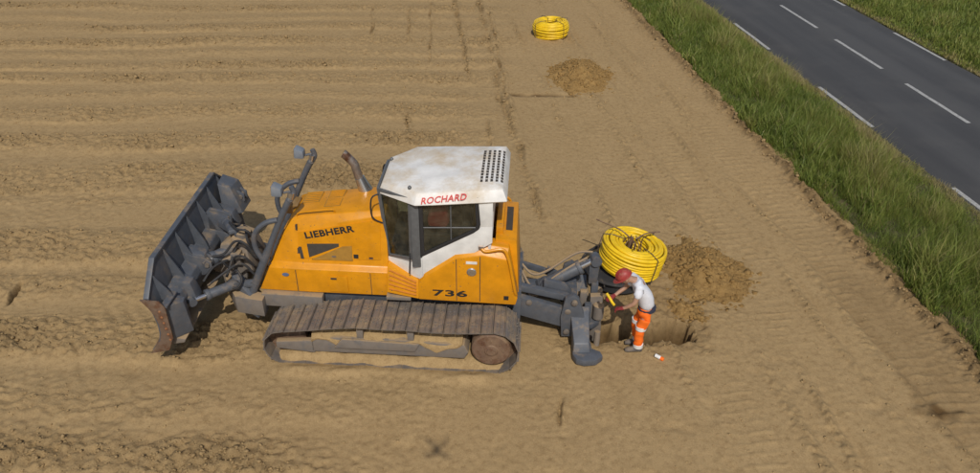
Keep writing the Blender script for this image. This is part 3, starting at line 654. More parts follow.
bm = nb(); lathe(bm, [(0.10, 0.0), (0.60, 0.0), (0.64, 0.03), (0.64, 0.20), (0.60, 0.23), (0.50, 0.24), (0.12, 0.24)], (0, 0, 0), (0, 0, 1), 40); fin('base_drum', bm, BLACKD, rl)
bm = nb(); tube(bm, [(0.70 * math.cos(a), 0.70 * math.sin(a), 0.26) for a in np.linspace(0, 2 * math.pi, 48, endpoint=False)], 0.028, 8, closed=True); fin('rim', bm, BLACKD, rl)
for k in range(8):
    a = 2 * math.pi * k / 8 + 0.3; bm = nb(); tube(bm, smooth_path([(0.6 * math.cos(a), 0.6 * math.sin(a), 0.14), (0.71 * math.cos(a), 0.71 * math.sin(a), 0.18), (0.70 * math.cos(a), 0.70 * math.sin(a), 0.27)]), 0.014, 6); fin('spoke', bm, BLACKD, rl)
bm = nb(); lathe(bm, [(0.05, 0.1), (0.05, 0.78), (0.035, 0.84), (0.03, 0.92)], (0.12, 0, 0), (0.1, 0, 1), 16); fin('spindle', bm, RUSTY, rl)
for k, a in enumerate((0.45, 2.6, 4.6)):
    bm = nb(); r1 = (0.62, 0.80, 0.50)[k]
    tube(bm, smooth_path([(0.24 + 0.05 * math.cos(a), 0.05 * math.sin(a), 0.86), (0.24 + 0.3 * math.cos(a), 0.3 * math.sin(a), 0.955 - 0.04 * math.cos(a)), (0.24 + r1 * math.cos(a), r1 * math.sin(a), 0.965 - 0.1 * math.cos(a))]), 0.014, 6); fin('guide_rod', bm, RUSTY, rl)
for k in range(7):
    a = 2 * math.pi * k / 7; bm = nb(); tube(bm, smooth_path([(0.16 + 0.19 * math.cos(a), 0.19 * math.sin(a), 0.26), (0.22 + 0.19 * math.cos(a), 0.19 * math.sin(a), 0.70), (0.24 + 0.10 * math.cos(a), 0.10 * math.sin(a), 0.90)]), 0.010, 5); fin('core_bar', bm, RUSTY, rl)

# ------------------------------------------------------------------ bulldozer (local x towards its rear, y away from the camera)
DZ = empty('bulldozer', (-1.58, 11.05, 0.04), R(-2.8))
tag(DZ, 'yellow bulldozer with white cab, raised grey blade and cable plough at the rear', 'bulldozer')
def D(name, bm, mat, bevel=0.0, par=None, seg=2, smooth=30): return fin(name, bm, mat, par or DZ, bevel, seg, smooth)

# --- crawlers
def track_loop():
    pts = []
    cxs, czs, rs = 1.72, 0.40, 0.43; cxi, czi, ri = -1.78, 0.30, 0.345
    for a in np.linspace(-90, 88, 22): pts.append((cxs + rs * math.cos(R(a)), czs + rs * math.sin(R(a))))
    for x_, z_ in ((1.2, 0.795), (0.9, 0.785), (0.6, 0.79), (0.25, 0.81), (0.0, 0.80), (-0.3, 0.805), (-0.55, 0.81), (-0.8, 0.785), (-1.1, 0.745), (-1.4, 0.70)): pts.append((x_, z_))
    for a in np.linspace(100, 270, 18): pts.append((cxi + ri * math.cos(R(a)), czi + ri * math.sin(R(a))))
    for x_ in np.linspace(-1.5, 1.5, 12): pts.append((x_, -0.037))
    return np.array(pts)
LOOP = track_loop()
seg_ = np.linalg.norm(np.roll(LOOP, -1, 0) - LOOP, axis=1); cum = np.concatenate([[0], np.cumsum(seg_)]); TOT = cum[-1]; NS = 46
def loop_at(d):
    d = d % TOT; i = np.searchsorted(cum, d, 'right') - 1; a, b = LOOP[i], LOOP[(i + 1) % len(LOOP)]; f_ = (d - cum[i]) / seg_[i]; return a + (b - a) * f_
def shoe_mesh():
    bm = nb(); hw, hl = 0.38, 0.094
    # plate with turned-down leading edge, and a grouser bar along one edge; local x along travel, z outwards
    prism(bm, [(-hl, -0.012), (-hl, 0.008), (-hl + 0.008, 0.032), (-hl + 0.018, 0.032), (-hl + 0.028, 0.010), (-0.012, 0.008), (-0.006, 0.020), (0.006, 0.020), (0.012, 0.008), (hl - 0.015, 0.008), (hl + 0.012, -0.006), (hl + 0.012, -0.016)], 'y', -hw, hw)
    for yy in (-0.20, -0.12, 0.12, 0.20):
        for xx in (-0.02, 0.05): lathe(bm, [(0.016, 0.0), (0.016, 0.024)], (xx, yy, 0.0), (0, 0, 1), 6)
    bmesh.ops.recalc_face_normals(bm, faces=bm.faces)
    me = bpy.data.meshes.new('track_shoe'); bm.to_mesh(me); bm.free(); me.materials.append(STEEL); return me
SHOE = shoe_mesh()
def chain_mesh():
    bm = nb()
    for yy in (-0.075, 0.075): box(bm, -0.10, 0.10, yy - 0.02, yy + 0.02, -0.105, -0.016)
    lathe(bm, [(0.032, -0.11), (0.032, 0.11)], (0.0, 0, -0.06), (0, 1, 0), 10)
    me = bpy.data.meshes.new('chain_link'); bm.to_mesh(me); bm.free(); me.materials.append(RUSTY); return me
LINKM = chain_mesh()
for side in (-1, 1):
    yc = side * 1.09
    tr = empty('crawler_track', (0, yc, 0)); tr.parent = DZ
    for k in range(NS):
        d0 = k * TOT / NS; p = loop_at(d0); a, b = loop_at(d0 - 0.05), loop_at(d0 + 0.05); t_ = (b - a) / np.linalg.norm(b - a)
        ang = math.atan2(t_[1], t_[0]); jit = random.uniform(-0.012, 0.012)
        for nm_, mm in (('track_shoe', SHOE), ('chain_link', LINKM)):
            o = link(nm_, mm, None, tr); o.location = (p[0], 0, p[1]); o.rotation_euler = (0, -ang + jit, 0); o.scale = (1, 1, -1)
    bm = nb()
    s_ = side; yo, yi = yc + s_ * 0.27, yc - s_ * 0.27
    prism(bm, [(-1.35, 0.16), (1.25, 0.16), (1.32, 0.30), (1.25, 0.46), (0.2, 0.50), (-0.9, 0.50), (-1.35, 0.42)], 'y', min(yo, yi), max(yo, yi)); fr_ = D('track_frame', bm, GREYD, 0.02)
    bm = nb(); prism(bm, [(-0.95, 0.30), (0.42, 0.30), (0.50, 0.46), (-0.80, 0.50)], 'y', min(yo, yo + s_ * 0.05), max(yo, yo + s_ * 0.05)); D('guard_plate', bm, GREYD, 0.012)
    bm = nb(); prism(bm, [(-1.95, 0.20), (-1.3, 0.13), (-1.3, 0.40), (-1.95, 0.34)], 'y', min(yo, yo - s_ * 0.10), max(yo, yo - s_ * 0.10)); D('idler_bracket', bm, GREYD, 0.015)
    bm = nb(); lathe(bm, [(0.05, -0.10), (0.24, -0.09), (0.29, -0.05), (0.29, 0.05), (0.24, 0.09), (0.05, 0.10)], (-1.78, yc, 0.30), (0, 1, 0), 28); D('idler', bm, RUSTY)
    bm = nb(); lathe(bm, [(0.02, 0.0), (0.07, 0.0), (0.075, 0.02), (0.10, 0.025), (0.12, 0.045), (0.30, 0.05), (0.325, 0.07), (0.335, 0.12), (0.335, 0.30)], (1.70, yc + s_ * 0.39, 0.43), (0, -s_, 0), 40); D('sprocket_cover', bm, RUSTY)
    for k in range(8):
        a = 2 * math.pi * k / 8; bm = nb(); lathe(bm, [(0.018, 0), (0.018, 0.018)], (1.70 + 0.20 * math.cos(a), yc + s_ * 0.345, 0.43 + 0.20 * math.sin(a)), (0, s_, 0), 6); D('bolt', bm, RUSTY)
    for k in range(6):
        bm = nb(); lathe(bm, [(0.06, -0.16), (0.11, -0.15), (0.11, -0.06), (0.085, -0.05), (0.085, 0.05), (0.11, 0.06), (0.11, 0.15), (0.06, 0.16)], (-1.2 + k * 0.46, yc, 0.155), (0, 1, 0), 16); D('track_roller', bm, RUSTY)
    for xx in (-0.5, 0.35):
        bm = nb(); box(bm, xx - 0.055, xx + 0.055, min(yc, yo), max(yc, yo), 0.50, 0.68); lathe(bm, [(0.09, -0.14), (0.09, 0.14)], (xx, yc, 0.66), (0, 1, 0), 14); D('carrier_roller', bm, GREYD, 0.01)
    # soil caught on the frame
    nn = 60; xs_ = np.linspace(-1.33, 1.22, nn); bm = nb(); secs = []
    for x_ in xs_:
        hz_ = 0.50 + 0.07 * float(noise(x_ * 1.7, side * 3.0, 8)) + 0.03 * float(noise(x_ * 7, side * 2.0, 9)); zb_ = 0.40 + 0.14 * float(noise(x_ * 1.9, side * 5.0, 18)) + 0.05 * float(noise(x_ * 8, side * 2.5, 19))
        secs.append([(x_, yc - 0.285, zb_), (x_, yc - 0.295, 0.5 * (zb_ + hz_)), (x_, yc - 0.22, hz_ + 0.02), (x_, yc - 0.02, hz_ + 0.11), (x_, yc + 0.22, hz_ + 0.02), (x_, yc + 0.295, 0.5 * (zb_ + hz_)), (x_, yc + 0.285, zb_)])
    loft(bm, secs); D('caked_soil', bm, SOIL, smooth=60)
    bm = nb(); secs = []
    for x_ in np.linspace(-1.98, 1.95, 90):
        e_ = 0.05 * sst(min(x_ + 1.98, 1.95 - x_) / 0.3); hz_ = e_ * (1.1 + 1.3 * float(noise(x_ * 2.1, side * 7.0, 28)) + 0.6 * float(noise(x_ * 9, side * 4.0, 29))); yo_ = 0.34 + 0.05 * float(noise(x_ * 3.0, side * 9.0, 30))
        secs.append([(x_, yc - yo_, -0.06), (x_, yc - yo_ + 0.03, -0.02 + hz_), (x_, yc - 0.2, 0.02 + 1.6 * hz_), (x_, yc + 0.2, 0.02 + 1.6 * hz_), (x_, yc + yo_ - 0.03, -0.02 + hz_), (x_, yc + yo_, -0.06)])
    loft(bm, secs); D('caked_soil', bm, SOIL, smooth=60)

# --- main frame and belly
bm = nb(); prism(bm, [(-2.25, 0.50), (1.9, 0.50), (2.05, 0.70), (2.05, 1.0), (-2.25, 1.0)], 'y', -0.56, 0.56); D('main_frame', bm, GREY, 0.02)
for s_ in (-1, 1):
    bm = nb(); y0, y1 = sorted((s_ * 0.60, s_ * 0.76)); prism(bm, [(-2.36, 0.62), (-1.35, 0.60), (-1.25, 0.70), (-1.25, 0.86), (-2.30, 0.88)], 'y', y0, y1); D('push_arm', bm, GREYD, 0.015)

# --- hood
def hood_sec(x, zs, zp, front=False, wsc=1.0, ys=0.49):
    half = [(-0.665 * wsc, 0.885), (-0.665 * wsc, 1.36), (-0.565 * wsc, 1.425), (-ys, zs), (-0.40, zp), (-0.12, zp + 0.02)]
    pts = half + [(-y, z) for y, z in reversed(half)]
    if front: return [(-2.36 + (z - 0.885) * 0.47, y, z) for y, z in pts]
    return [(x, y, z) for y, z in pts]
bm = nb()
loft(bm, [hood_sec(0, 2.0, 2.20, True, 0.97), hood_sec(-1.55, 2.06, 2.27), hood_sec(-0.9, 2.22, 2.35), hood_sec(-0.10, 2.40, 2.46)])
hood = D('hood', bm, YEL, 0.022)
# front frame of the radiator guard: a raised yellow surround and dark grille
bm = nb(); fx = lambda z, d: -2.36 + (z - 0.885) * 0.47 - d
hexa(bm, [(fx(1.0, 0.012), -0.52, 1.0), (fx(1.0, 0.012), 0.52, 1.0), (fx(1.0, -0.05), 0.52, 1.0), (fx(1.0, -0.05), -0.52, 1.0), (fx(1.95, 0.012), -0.40, 1.95), (fx(1.95, 0.012), 0.40, 1.95), (fx(1.95, -0.05), 0.40, 1.95), (fx(1.95, -0.05), -0.40, 1.95)]); D('radiator_grille', bm, GRILLE, 0.0, hood)
for k in range(9):
    z_ = 1.06 + k * 0.10; wd = 0.52 - 0.12 * (z_ - 1.0); bm = nb(); box(bm, fx(z_, 0.03), fx(z_, -0.01), -wd, wd, z_ - 0.012, z_ + 0.012); D('grille_bar', bm, YEL, 0.0, hood)
def hood_y(x, z):      # near side of the upper panel at height z
    f_ = (x + 1.55) / 1.45; zs = 2.06 + f_ * 0.34; return -0.565 + (z - 1.425) / (zs - 1.425) * 0.075
def side_panel(name, pts, off, mat, par, far=False, th=0.012):
    bm = nb(); sg = -1 if not far else 1
    A = [bm.verts.new((x, (hood_y(x, z) - off) if not far else -(hood_y(x, z) - off), z)) for x, z in pts]
    B = [bm.verts.new((x, (hood_y(x, z) + th) if not far else -(hood_y(x, z) + th), z)) for x, z in pts]
    n = len(pts); face(bm, A); face(bm, B[::-1])
    for i in range(n): face(bm, [A[i], B[i], B[(i + 1) % n], A[(i + 1) % n]])
    return D(name, bm, mat, 0.0, par)
for far in (False, True):
    door = side_panel('engine_door', [(-1.62, 1.52), (-0.22, 1.56), (-0.20, 2.32), (-0.55, 2.24), (-1.60, 2.00)], 0.014, YEL, hood, far)
    side_panel('side_vent', [(-1.44, 1.55), (-0.92, 1.78), (-0.92, 1.83), (-1.46, 1.80)], 0.020, GRILLE, door, far)
    side_panel('side_vent', [(-1.40, 1.51), (-0.70, 1.515), (-0.70, 1.80), (-0.86, 1.78)], 0.019, flat('vent_gold', (0.36, 0.19, 0.03), 0.6), door, far)
    side_panel('slot', [(-1.585, 1.52), (-1.53, 1.52), (-1.56, 1.74), (-1.61, 1.74)], 0.020, GRILLE, door, far)
    side_panel('decal', [(-0.68, 1.57), (-0.60, 1.57), (-0.60, 1.64), (-0.68, 1.64)], 0.021, DARKT, door, far)
    s_ = 1 if far else -1
    bm = nb(); y0, y1 = sorted((s_ * 0.668, s_ * 0.684)); box(bm, -1.12, -0.80, y0, y1, 0.93, 1.26); h_ = D('service_hatch', bm, YEL, 0.006)
    bm = nb(); y0, y1 = sorted((s_ * 0.68, s_ * 0.70)); box(bm, -1.08, -0.98, y0, y1, 1.20, 1.225); D('hatch_handle', bm, GRILLE, 0.0, h_)
    bm = nb(); prism(bm, [(-1.86 + 0.06 * math.cos(a), 1.24 + 0.035 * math.sin(a)) for a in np.linspace(0, 2 * math.pi, 16, endpoint=False)], 'y', *sorted((s_ * 0.667, s_ * 0.672))); D('oval_badge', bm, flat('badge_blue', (0.10, 0.14, 0.25), 0.5))
# top grilles
for x0, x1, y0, y1 in ((-1.62, -1.32, -0.02, 0.34), (-1.20, -0.92, 0.10, 0.36), (-1.20, -0.92, -0.20, 0.06)):
    z0 = 2.283 + (x0 + 1.55) * 0.123; z1 = 2.283 + (x1 + 1.55) * 0.123
    bm = nb(); hexa(bm, [(x0, y0, z0 - .02), (x1, y0, z1 - .02), (x1, y1, z1 - .02), (x0, y1, z0 - .02), (x0, y0, z0 + .010), (x1, y0, z1 + .010), (x1, y1, z1 + .010), (x0, y1, z0 + .010)]); tg_ = D('top_grille', bm, flat('vent_gold', (0.30, 0.15, 0.02), 0.6), 0.0, hood)
    for q_ in range(6):
        yq = y0 + 0.03 + (y1 - y0 - 0.06) * q_ / 5; bm = nb(); hexa(bm, [(x0 + .015, yq - .006, z0 + .009), (x1 - .015, yq - .006, z1 + .009), (x1 - .015, yq + .006, z1 + .009), (x0 + .015, yq + .006, z0 + .009), (x0 + .015, yq - .006, z0 + .018), (x1 - .015, yq - .006, z1 + .018), (x1 - .015, yq + .006, z1 + .018), (x0 + .015, yq + .006, z0 + .018)]); D('slat', bm, YEL, 0.0, hood)
bm = nb(); tube(bm, smooth_path([(-1.60, -0.38, 2.20), (-1.58, -0.40, 2.31), (-1.30, -0.40, 2.37), (-1.0, -0.40, 2.41), (-0.98, -0.38, 2.32)], 5), 0.014, 6); D('grab_rail', bm, YEL, 0.0, hood)
bm = nb(); box(bm, -1.94, -1.68, -0.10, 0.22, 2.10, 2.27); D('radiator_cap_cover', bm, paint('brown_dirt', (0.22, 0.12, 0.03), 0.8, 0.5), 0.03, hood)
pA = Vector((-1.47, hood_y(-1.47, 1.91) - 0.017, 1.90)); pB = Vector((-0.62, hood_y(-0.62, 2.07) - 0.017, 2.08))
text_mesh('lettering', 'LIEBHERR', 0.16, DARKT, DZ, pA, pB - pA, (0, 0.12, 1), bold=0.0055, width=0.86, ext=0.002)
pC = Vector((-0.62, -(hood_y(-0.62, 2.07) - 0.017), 2.05)); pD_ = Vector((-1.47, -(hood_y(-1.47, 1.91) - 0.017), 1.87))
text_mesh('lettering', 'LIEBHERR', 0.16, DARKT, DZ, pC, pD_ - pC, (0, -0.12, 1), bold=0.0055, width=0.86, ext=0.002)
# exhaust
bm = nb(); tube(bm, [(-0.56, 0.33, 2.30), (-0.68, 0.34, 2.62)], [0.14, 0.085], 20); D('exhaust_base', bm, CHROME)
bm = nb(); tube(bm, smooth_path([(-0.67, 0.34, 2.55), (-0.73, 0.345, 2.78), (-0.76, 0.35, 2.88), (-0.88, 0.35, 3.02), (-0.93, 0.35, 3.06)], 5), 0.072, 16); D('exhaust_pipe', bm, EXH)

for far in (False, True):
    for zq in (1.62, 2.05):
        side_panel('hinge', [(-1.628, zq), (-1.60, zq), (-1.60, zq + 0.09), (-1.628, zq + 0.09)], 0.026, GRILLE, hood, far)
    for xq in (-1.05, -0.42): side_panel('latch', [(xq, 1.57), (xq + 0.07, 1.57), (xq + 0.07, 1.60), (xq, 1.60)], 0.024, EXH, hood, far)
for xq in (-1.68, -0.40):
    for s_ in (-1, 1):
        bm = nb(); box(bm, xq - 0.005, xq + 0.005, *sorted((s_ * 0.655, s_ * 0.669)), 0.90, 1.34); D('panel_joint', bm, GRILLE, 0.0, hood)

# --- lamp masts in front of the hood
for s_ in (-1, 1):
    yb = s_ * 0.66
    ms = empty('lamp_mast', (0, yb, 0)); ms.parent = DZ
    def MS(nm_, bm, mat, bv=0.0): return fin(nm_, bm, mat, ms, bv)
    bm = nb(); tube(bm, smooth_path([(-2.58, 0, 0.62), (-2.35, 0, 1.15), (-2.05, 0, 1.80), (-1.78, 0, 2.38), (-1.60, 0, 2.72)], 5), [0.072] * 10 + [0.056] * 11, 14); MS('mast_tube', bm, GREY)
    bm = nb(); tube(bm, smooth_path([(-2.18, -0.03, 1.50), (-2.28, -0.05, 1.80), (-2.24, -0.06, 2.08), (-2.05, -0.05, 2.28), (-1.84, -0.02, 2.34)], 6), 0.045, 10); MS('guard_loop', bm, GREY)
    bm = nb(); tube(bm, smooth_path([(-1.66, 0.02, 2.60), (-1.58, 0.05, 2.72), (-1.53, 0.06, 2.82), (-1.56, 0.05, 2.93)], 5), 0.045, 10); MS('mast_head', bm, GREY)
    bm = nb(); lathe(bm, [(0.05, -0.06), (0.055, 0.06)], (-1.58, 0.03, 2.78), (0.3, 0, 1), 12); MS('clamp', bm, CHROME)
    bm = nb(); hexa(bm, [(-1.86, -0.10, 2.81), (-1.69, -0.085, 2.80), (-1.69, 0.085, 2.80), (-1.86, 0.10, 2.81), (-1.84, -0.10, 3.00), (-1.69, -0.08, 2.94), (-1.69, 0.08, 2.94), (-1.84, 0.10, 3.00)]); lm = MS('work_lamp', bm, LAMPG, 0.03); bm = nb(); hexa(bm, [(-1.862, -0.08, 2.83), (-1.85, -0.08, 2.83), (-1.85, 0.08, 2.83), (-1.862, 0.08, 2.83), (-1.848, -0.085, 2.98), (-1.836, -0.085, 2.98), (-1.836, 0.085, 2.98), (-1.848, 0.085, 2.98)]); MS('lamp_lens', bm, CHROME)
    bm = nb(); tube(bm, [(-1.68, 0.0, 2.84), (-1.57, 0.03, 2.86)], 0.022, 8); MS('lamp_bracket', bm, GREY)

# --- cab
ZB = 1.45
def quadframe(p, fr_w, th, inward, fmat, par, pane=True, fname='window_frame'):
    p = [Vector(q_) for q_ in p]; c_ = sum(p, Vector()) / 4; nrm = (p[1] - p[0]).cross(p[3] - p[0]).normalized()
    if nrm.dot(Vector(inward)) < 0: nrm = -nrm
    q_ = []
    for i in range(4):
        a = (p[(i - 1) % 4] - p[i]).normalized(); b = (p[(i + 1) % 4] - p[i]).normalized(); sn = a.cross(b).length
        q_.append(p[i] + (a + b) * (fr_w / max(sn, 0.3)))
    bm = nb(); A = [[bm.verts.new(v + nrm * d) for v in poly] for d in (0, th) for poly in (p, q_)]
    o0, i0, o1, i1 = A
    for k in range(4):
        j = (k + 1) % 4
        face(bm, [o0[k], o0[j], i0[j], i0[k]]); face(bm, [o1[k], i1[k], i1[j], o1[j]]); face(bm, [o0[k], o1[k], o1[j], o0[j]]); face(bm, [i0[k], i0[j], i1[j], i1[k]])
    fo = D(fname, bm, fmat, 0.006, par)
    if pane:
        bm = nb(); vs0 = [bm.verts.new(v + nrm * th * 0.4) for v in q_]; vs1 = [bm.verts.new(v + nrm * (th * 0.4 + 0.006)) for v in q_]
        face(bm, vs0); face(bm, vs1[::-1])
        for k in range(4): face(bm, [vs0[k], vs1[k], vs1[(k + 1) % 4], vs0[(k + 1) % 4]])
        D('pane', bm, GLASS, 0.0, par)
    return fo
cab = empty('cab', (0, 0, 0)); cab.parent = DZ
def CB(nm_, bm, mat, bv=0.0): return fin(nm_, bm, mat, cab, bv)
for s_ in (-1, 1):
    Y = s_ * 0.82; yi = s_ * 0.77; y0, y1 = sorted((Y, yi))
    # white side: lower panel, rear column
    bm = nb(); prism(bm, [(0.52, 1.40), (0.60, 1.40), (1.66, 2.16), (1.66, 2.47), (1.47, 2.45), (1.38, 2.36), (0.52, 1.84)], 'y', y0, y1); prism(bm, [(1.45, 2.45), (1.66, 2.45), (1.66, 2.98), (1.43, 2.98)], 'y', y0 + 0.001, y1 - 0.001); CB('side_panel', bm, WHITE, 0.008)
    ou = [(0.50, 1.83), (1.36, 2.34), (1.45, 2.42), (1.47, 2.50), (1.43, 3.00), (0.50, 2.88)]; inn = [(0.56, 1.93), (1.33, 2.39), (1.39, 2.44), (1.405, 2.50), (1.375, 2.94), (0.56, 2.82)]
    bm = nb(); ring_prism(bm, ou, inn, 'y', Y + s_ * 0.012, Y - s_ * 0.03); CB('window_frame', bm, BLACK, 0.006)
    bm = nb(); prism(bm, inn, 'y', Y - s_ * 0.004, Y - s_ * 0.010); CB('pane', bm, GLASS)
    for a, b in (((1.00, 2.20), (1.00, 2.90)), ((0.56, 2.40), (1.39, 2.44))):
        bm = nb(); tube(bm, [(a[0], Y + s_ * 0.003, a[1]), (b[0], Y + s_ * 0.003, b[1])], 0.010, 6); CB('window_bar', bm, PILLAR)
    bm = nb(); hexa(bm, [(0.35, Y, 1.62), (0.495, Y, 1.62), (0.495, yi, 1.62), (0.35, yi, 1.62), (0.37, Y, 2.95), (0.495, Y, 2.95), (0.495, yi, 2.95), (0.37, yi, 2.95)]); CB('pillar', bm, PILLAR, 0.012)
    # slanting front door
    p = [(-0.11, s_ * 0.50, 1.60), (0.345, Y, 1.76), (0.365, Y, 2.93), (-0.21, s_ * 0.50, 2.90)]
    quadframe(p, 0.05, 0.04, (0, -s_, 0), PILLAR, cab)
    bm = nb(); hexa(bm, [(-0.10, s_ * 0.50, 1.38), (0.52, Y, 1.36), (0.52, yi, 1.36), (-0.05, s_ * 0.46, 1.38), (-0.11, s_ * 0.50, 1.598), (0.52, Y, 1.80), (0.52, yi, 1.80), (-0.07, s_ * 0.46, 1.598)]); CB('door_sill', bm, WHITE, 0.008)
    bm = nb(); tube(bm, smooth_path([(0.30, Y + s_ * 0.02, 1.52), (0.31, Y + s_ * 0.06, 1.56), (0.33, Y + s_ * 0.06, 1.86), (0.33, Y + s_ * 0.02, 1.90)], 4), 0.012, 6); CB('door_handle', bm, BLACK)
    # mirror
    bm = nb(); tube(bm, smooth_path([(-0.18, s_ * 0.50, 2.80), (-0.30, s_ * 0.56, 2.74), (-0.31, s_ * 0.56, 2.4), (-0.16, s_ * 0.50, 2.25)], 4), 0.014, 6); CB('grab_rail', bm, BLACK)
# windscreen, rear window
quadframe([(-0.12, -0.495, 1.60), (-0.12, 0.495, 1.60), (-0.22, 0.495, 2.90), (-0.22, -0.495, 2.90)], 0.05, 0.04, (1, 0, 0), PILLAR, cab)
quadframe([(1.64, -0.77, 1.9), (1.64, 0.77, 1.9), (1.64, 0.77, 2.96), (1.64, -0.77, 2.96)], 0.10, 0.05, (-1, 0, 0), WHITE, cab)
bm = nb(); hexa(bm, [(-0.05, -0.46, 1.40), (1.6, -0.76, 1.40), (1.6, 0.76, 1.40), (-0.05, 0.46, 1.40), (-0.05, -0.46, 1.46), (1.6, -0.76, 1.46), (1.6, 0.76, 1.46), (-0.05, 0.46, 1.46)]); CB('floor_plate', bm, BLACKD)
bm = nb(); box(bm, 0.72, 1.22, -0.26, 0.26, 1.46, 1.95); box(bm, 1.12, 1.28, -0.25, 0.25, 1.95, 2.62); CB('seat', bm, SEAT, 0.05)
for yy in (-0.42, 0.42):
    bm = nb(); box(bm, 0.45, 1.15, yy - 0.09, yy + 0.09, 1.46, 2.08); CB('armrest_console', bm, SEAT, 0.03)
bm = nb(); box(bm, -0.02, 0.18, -0.30, 0.30, 1.46, 2.02); CB('dashboard', bm, SEAT, 0.04)
# roof
def roofpoly(gr, zf, zr):
    pl = [(-0.20, -0.50), (0.10, -0.70), (0.45, -0.93), (0.75, -0.92), (1.88, -0.84), (1.88, 0.84), (0.75, 0.90), (0.22, 0.90), (0.05, 0.72), (-0.20, 0.48)]
    cx_, cy_ = 0.85, 0
    return [(cx_ + (x - cx_) * (1 - gr), cy_ + (y - cy_) * (1 - gr * 1.5), zf + (zr - zf) * (x + 0.2) / 2.08) for x, y in pl]
bm = nb(); loft(bm, [roofpoly(0.02, 2.80, 2.92), roofpoly(0.0, 2.82, 2.95), roofpoly(0.07, 2.985, 3.11), roofpoly(0.12, 3.01, 3.135), roofpoly(0.45, 3.03, 3.14)]); roof = D('roof', bm, ROOFW, 0.012, seg=2)
roof['label'] = 'dusty white cab roof'
slot = nb(); hexa(slot, [(-0.022, -0.036, -0.004), (0.022, -0.036, -0.004), (0.022, 0.036, -0.004), (-0.022, 0.036, -0.004), (-0.02, -0.034, 0.004), (0.02, -0.034, 0.004), (0.02, 0.034, 0.004), (-0.02, 0.034, 0.004)])
sme = bpy.data.meshes.new('vent_slot'); slot.to_mesh(sme); slot.free(); sme.materials.append(GRILLE)
def roof_z(x, y):
    return None
text_mesh('lettering', 'ROCHARD', 0.14, REDT, DZ, (0.55, -0.920, 2.885), (1.0, 0.055, 0.135), (0.0, 0.53, 0.85), bold=0.002, shear=0.3, width=0.72, ext=0.010)
dgr = bpy.context.evaluated_depsgraph_get(); rme = roof.data
from mathutils.bvhtree import BVHTree
bvh = BVHTree.FromPolygons([v.co.copy() for v in rme.vertices], [tuple(p_.vertices) for p_ in rme.polygons])
for i in range(5):
    for j in range(12):
        x_ = 1.46 + i * 0.080; y_ = -0.52 + j * 0.092
        hit = bvh.ray_cast(Vector((x_, y_, 5)), Vector((0, 0, -1)))
        if hit[0] is None: continue
        o = link('vent_slot', sme, None, roof); o.location = hit[0]; o.rotation_euler = Vector((0, 0, 1)).rotation_difference(hit[1]).to_euler()
for x_, y_ in ((-0.10, 0.30), (0.35, -0.70)):
    hit = bvh.ray_cast(Vector((x_, y_, 5)), Vector((0, 0, -1)))
    bm = nb(); lathe(bm, [(0.03, 0.0), (0.03, 0.03), (0.015, 0.05)], hit[0], (0, 0, 1), 12); D('roof_knob', bm, PILLAR, 0.0, roof)
bm = nb(); box(bm, 1.50, 1.66, -0.55, 0.55, 2.30, 2.92); D('air_unit', bm, WHITE, 0.02, cab)

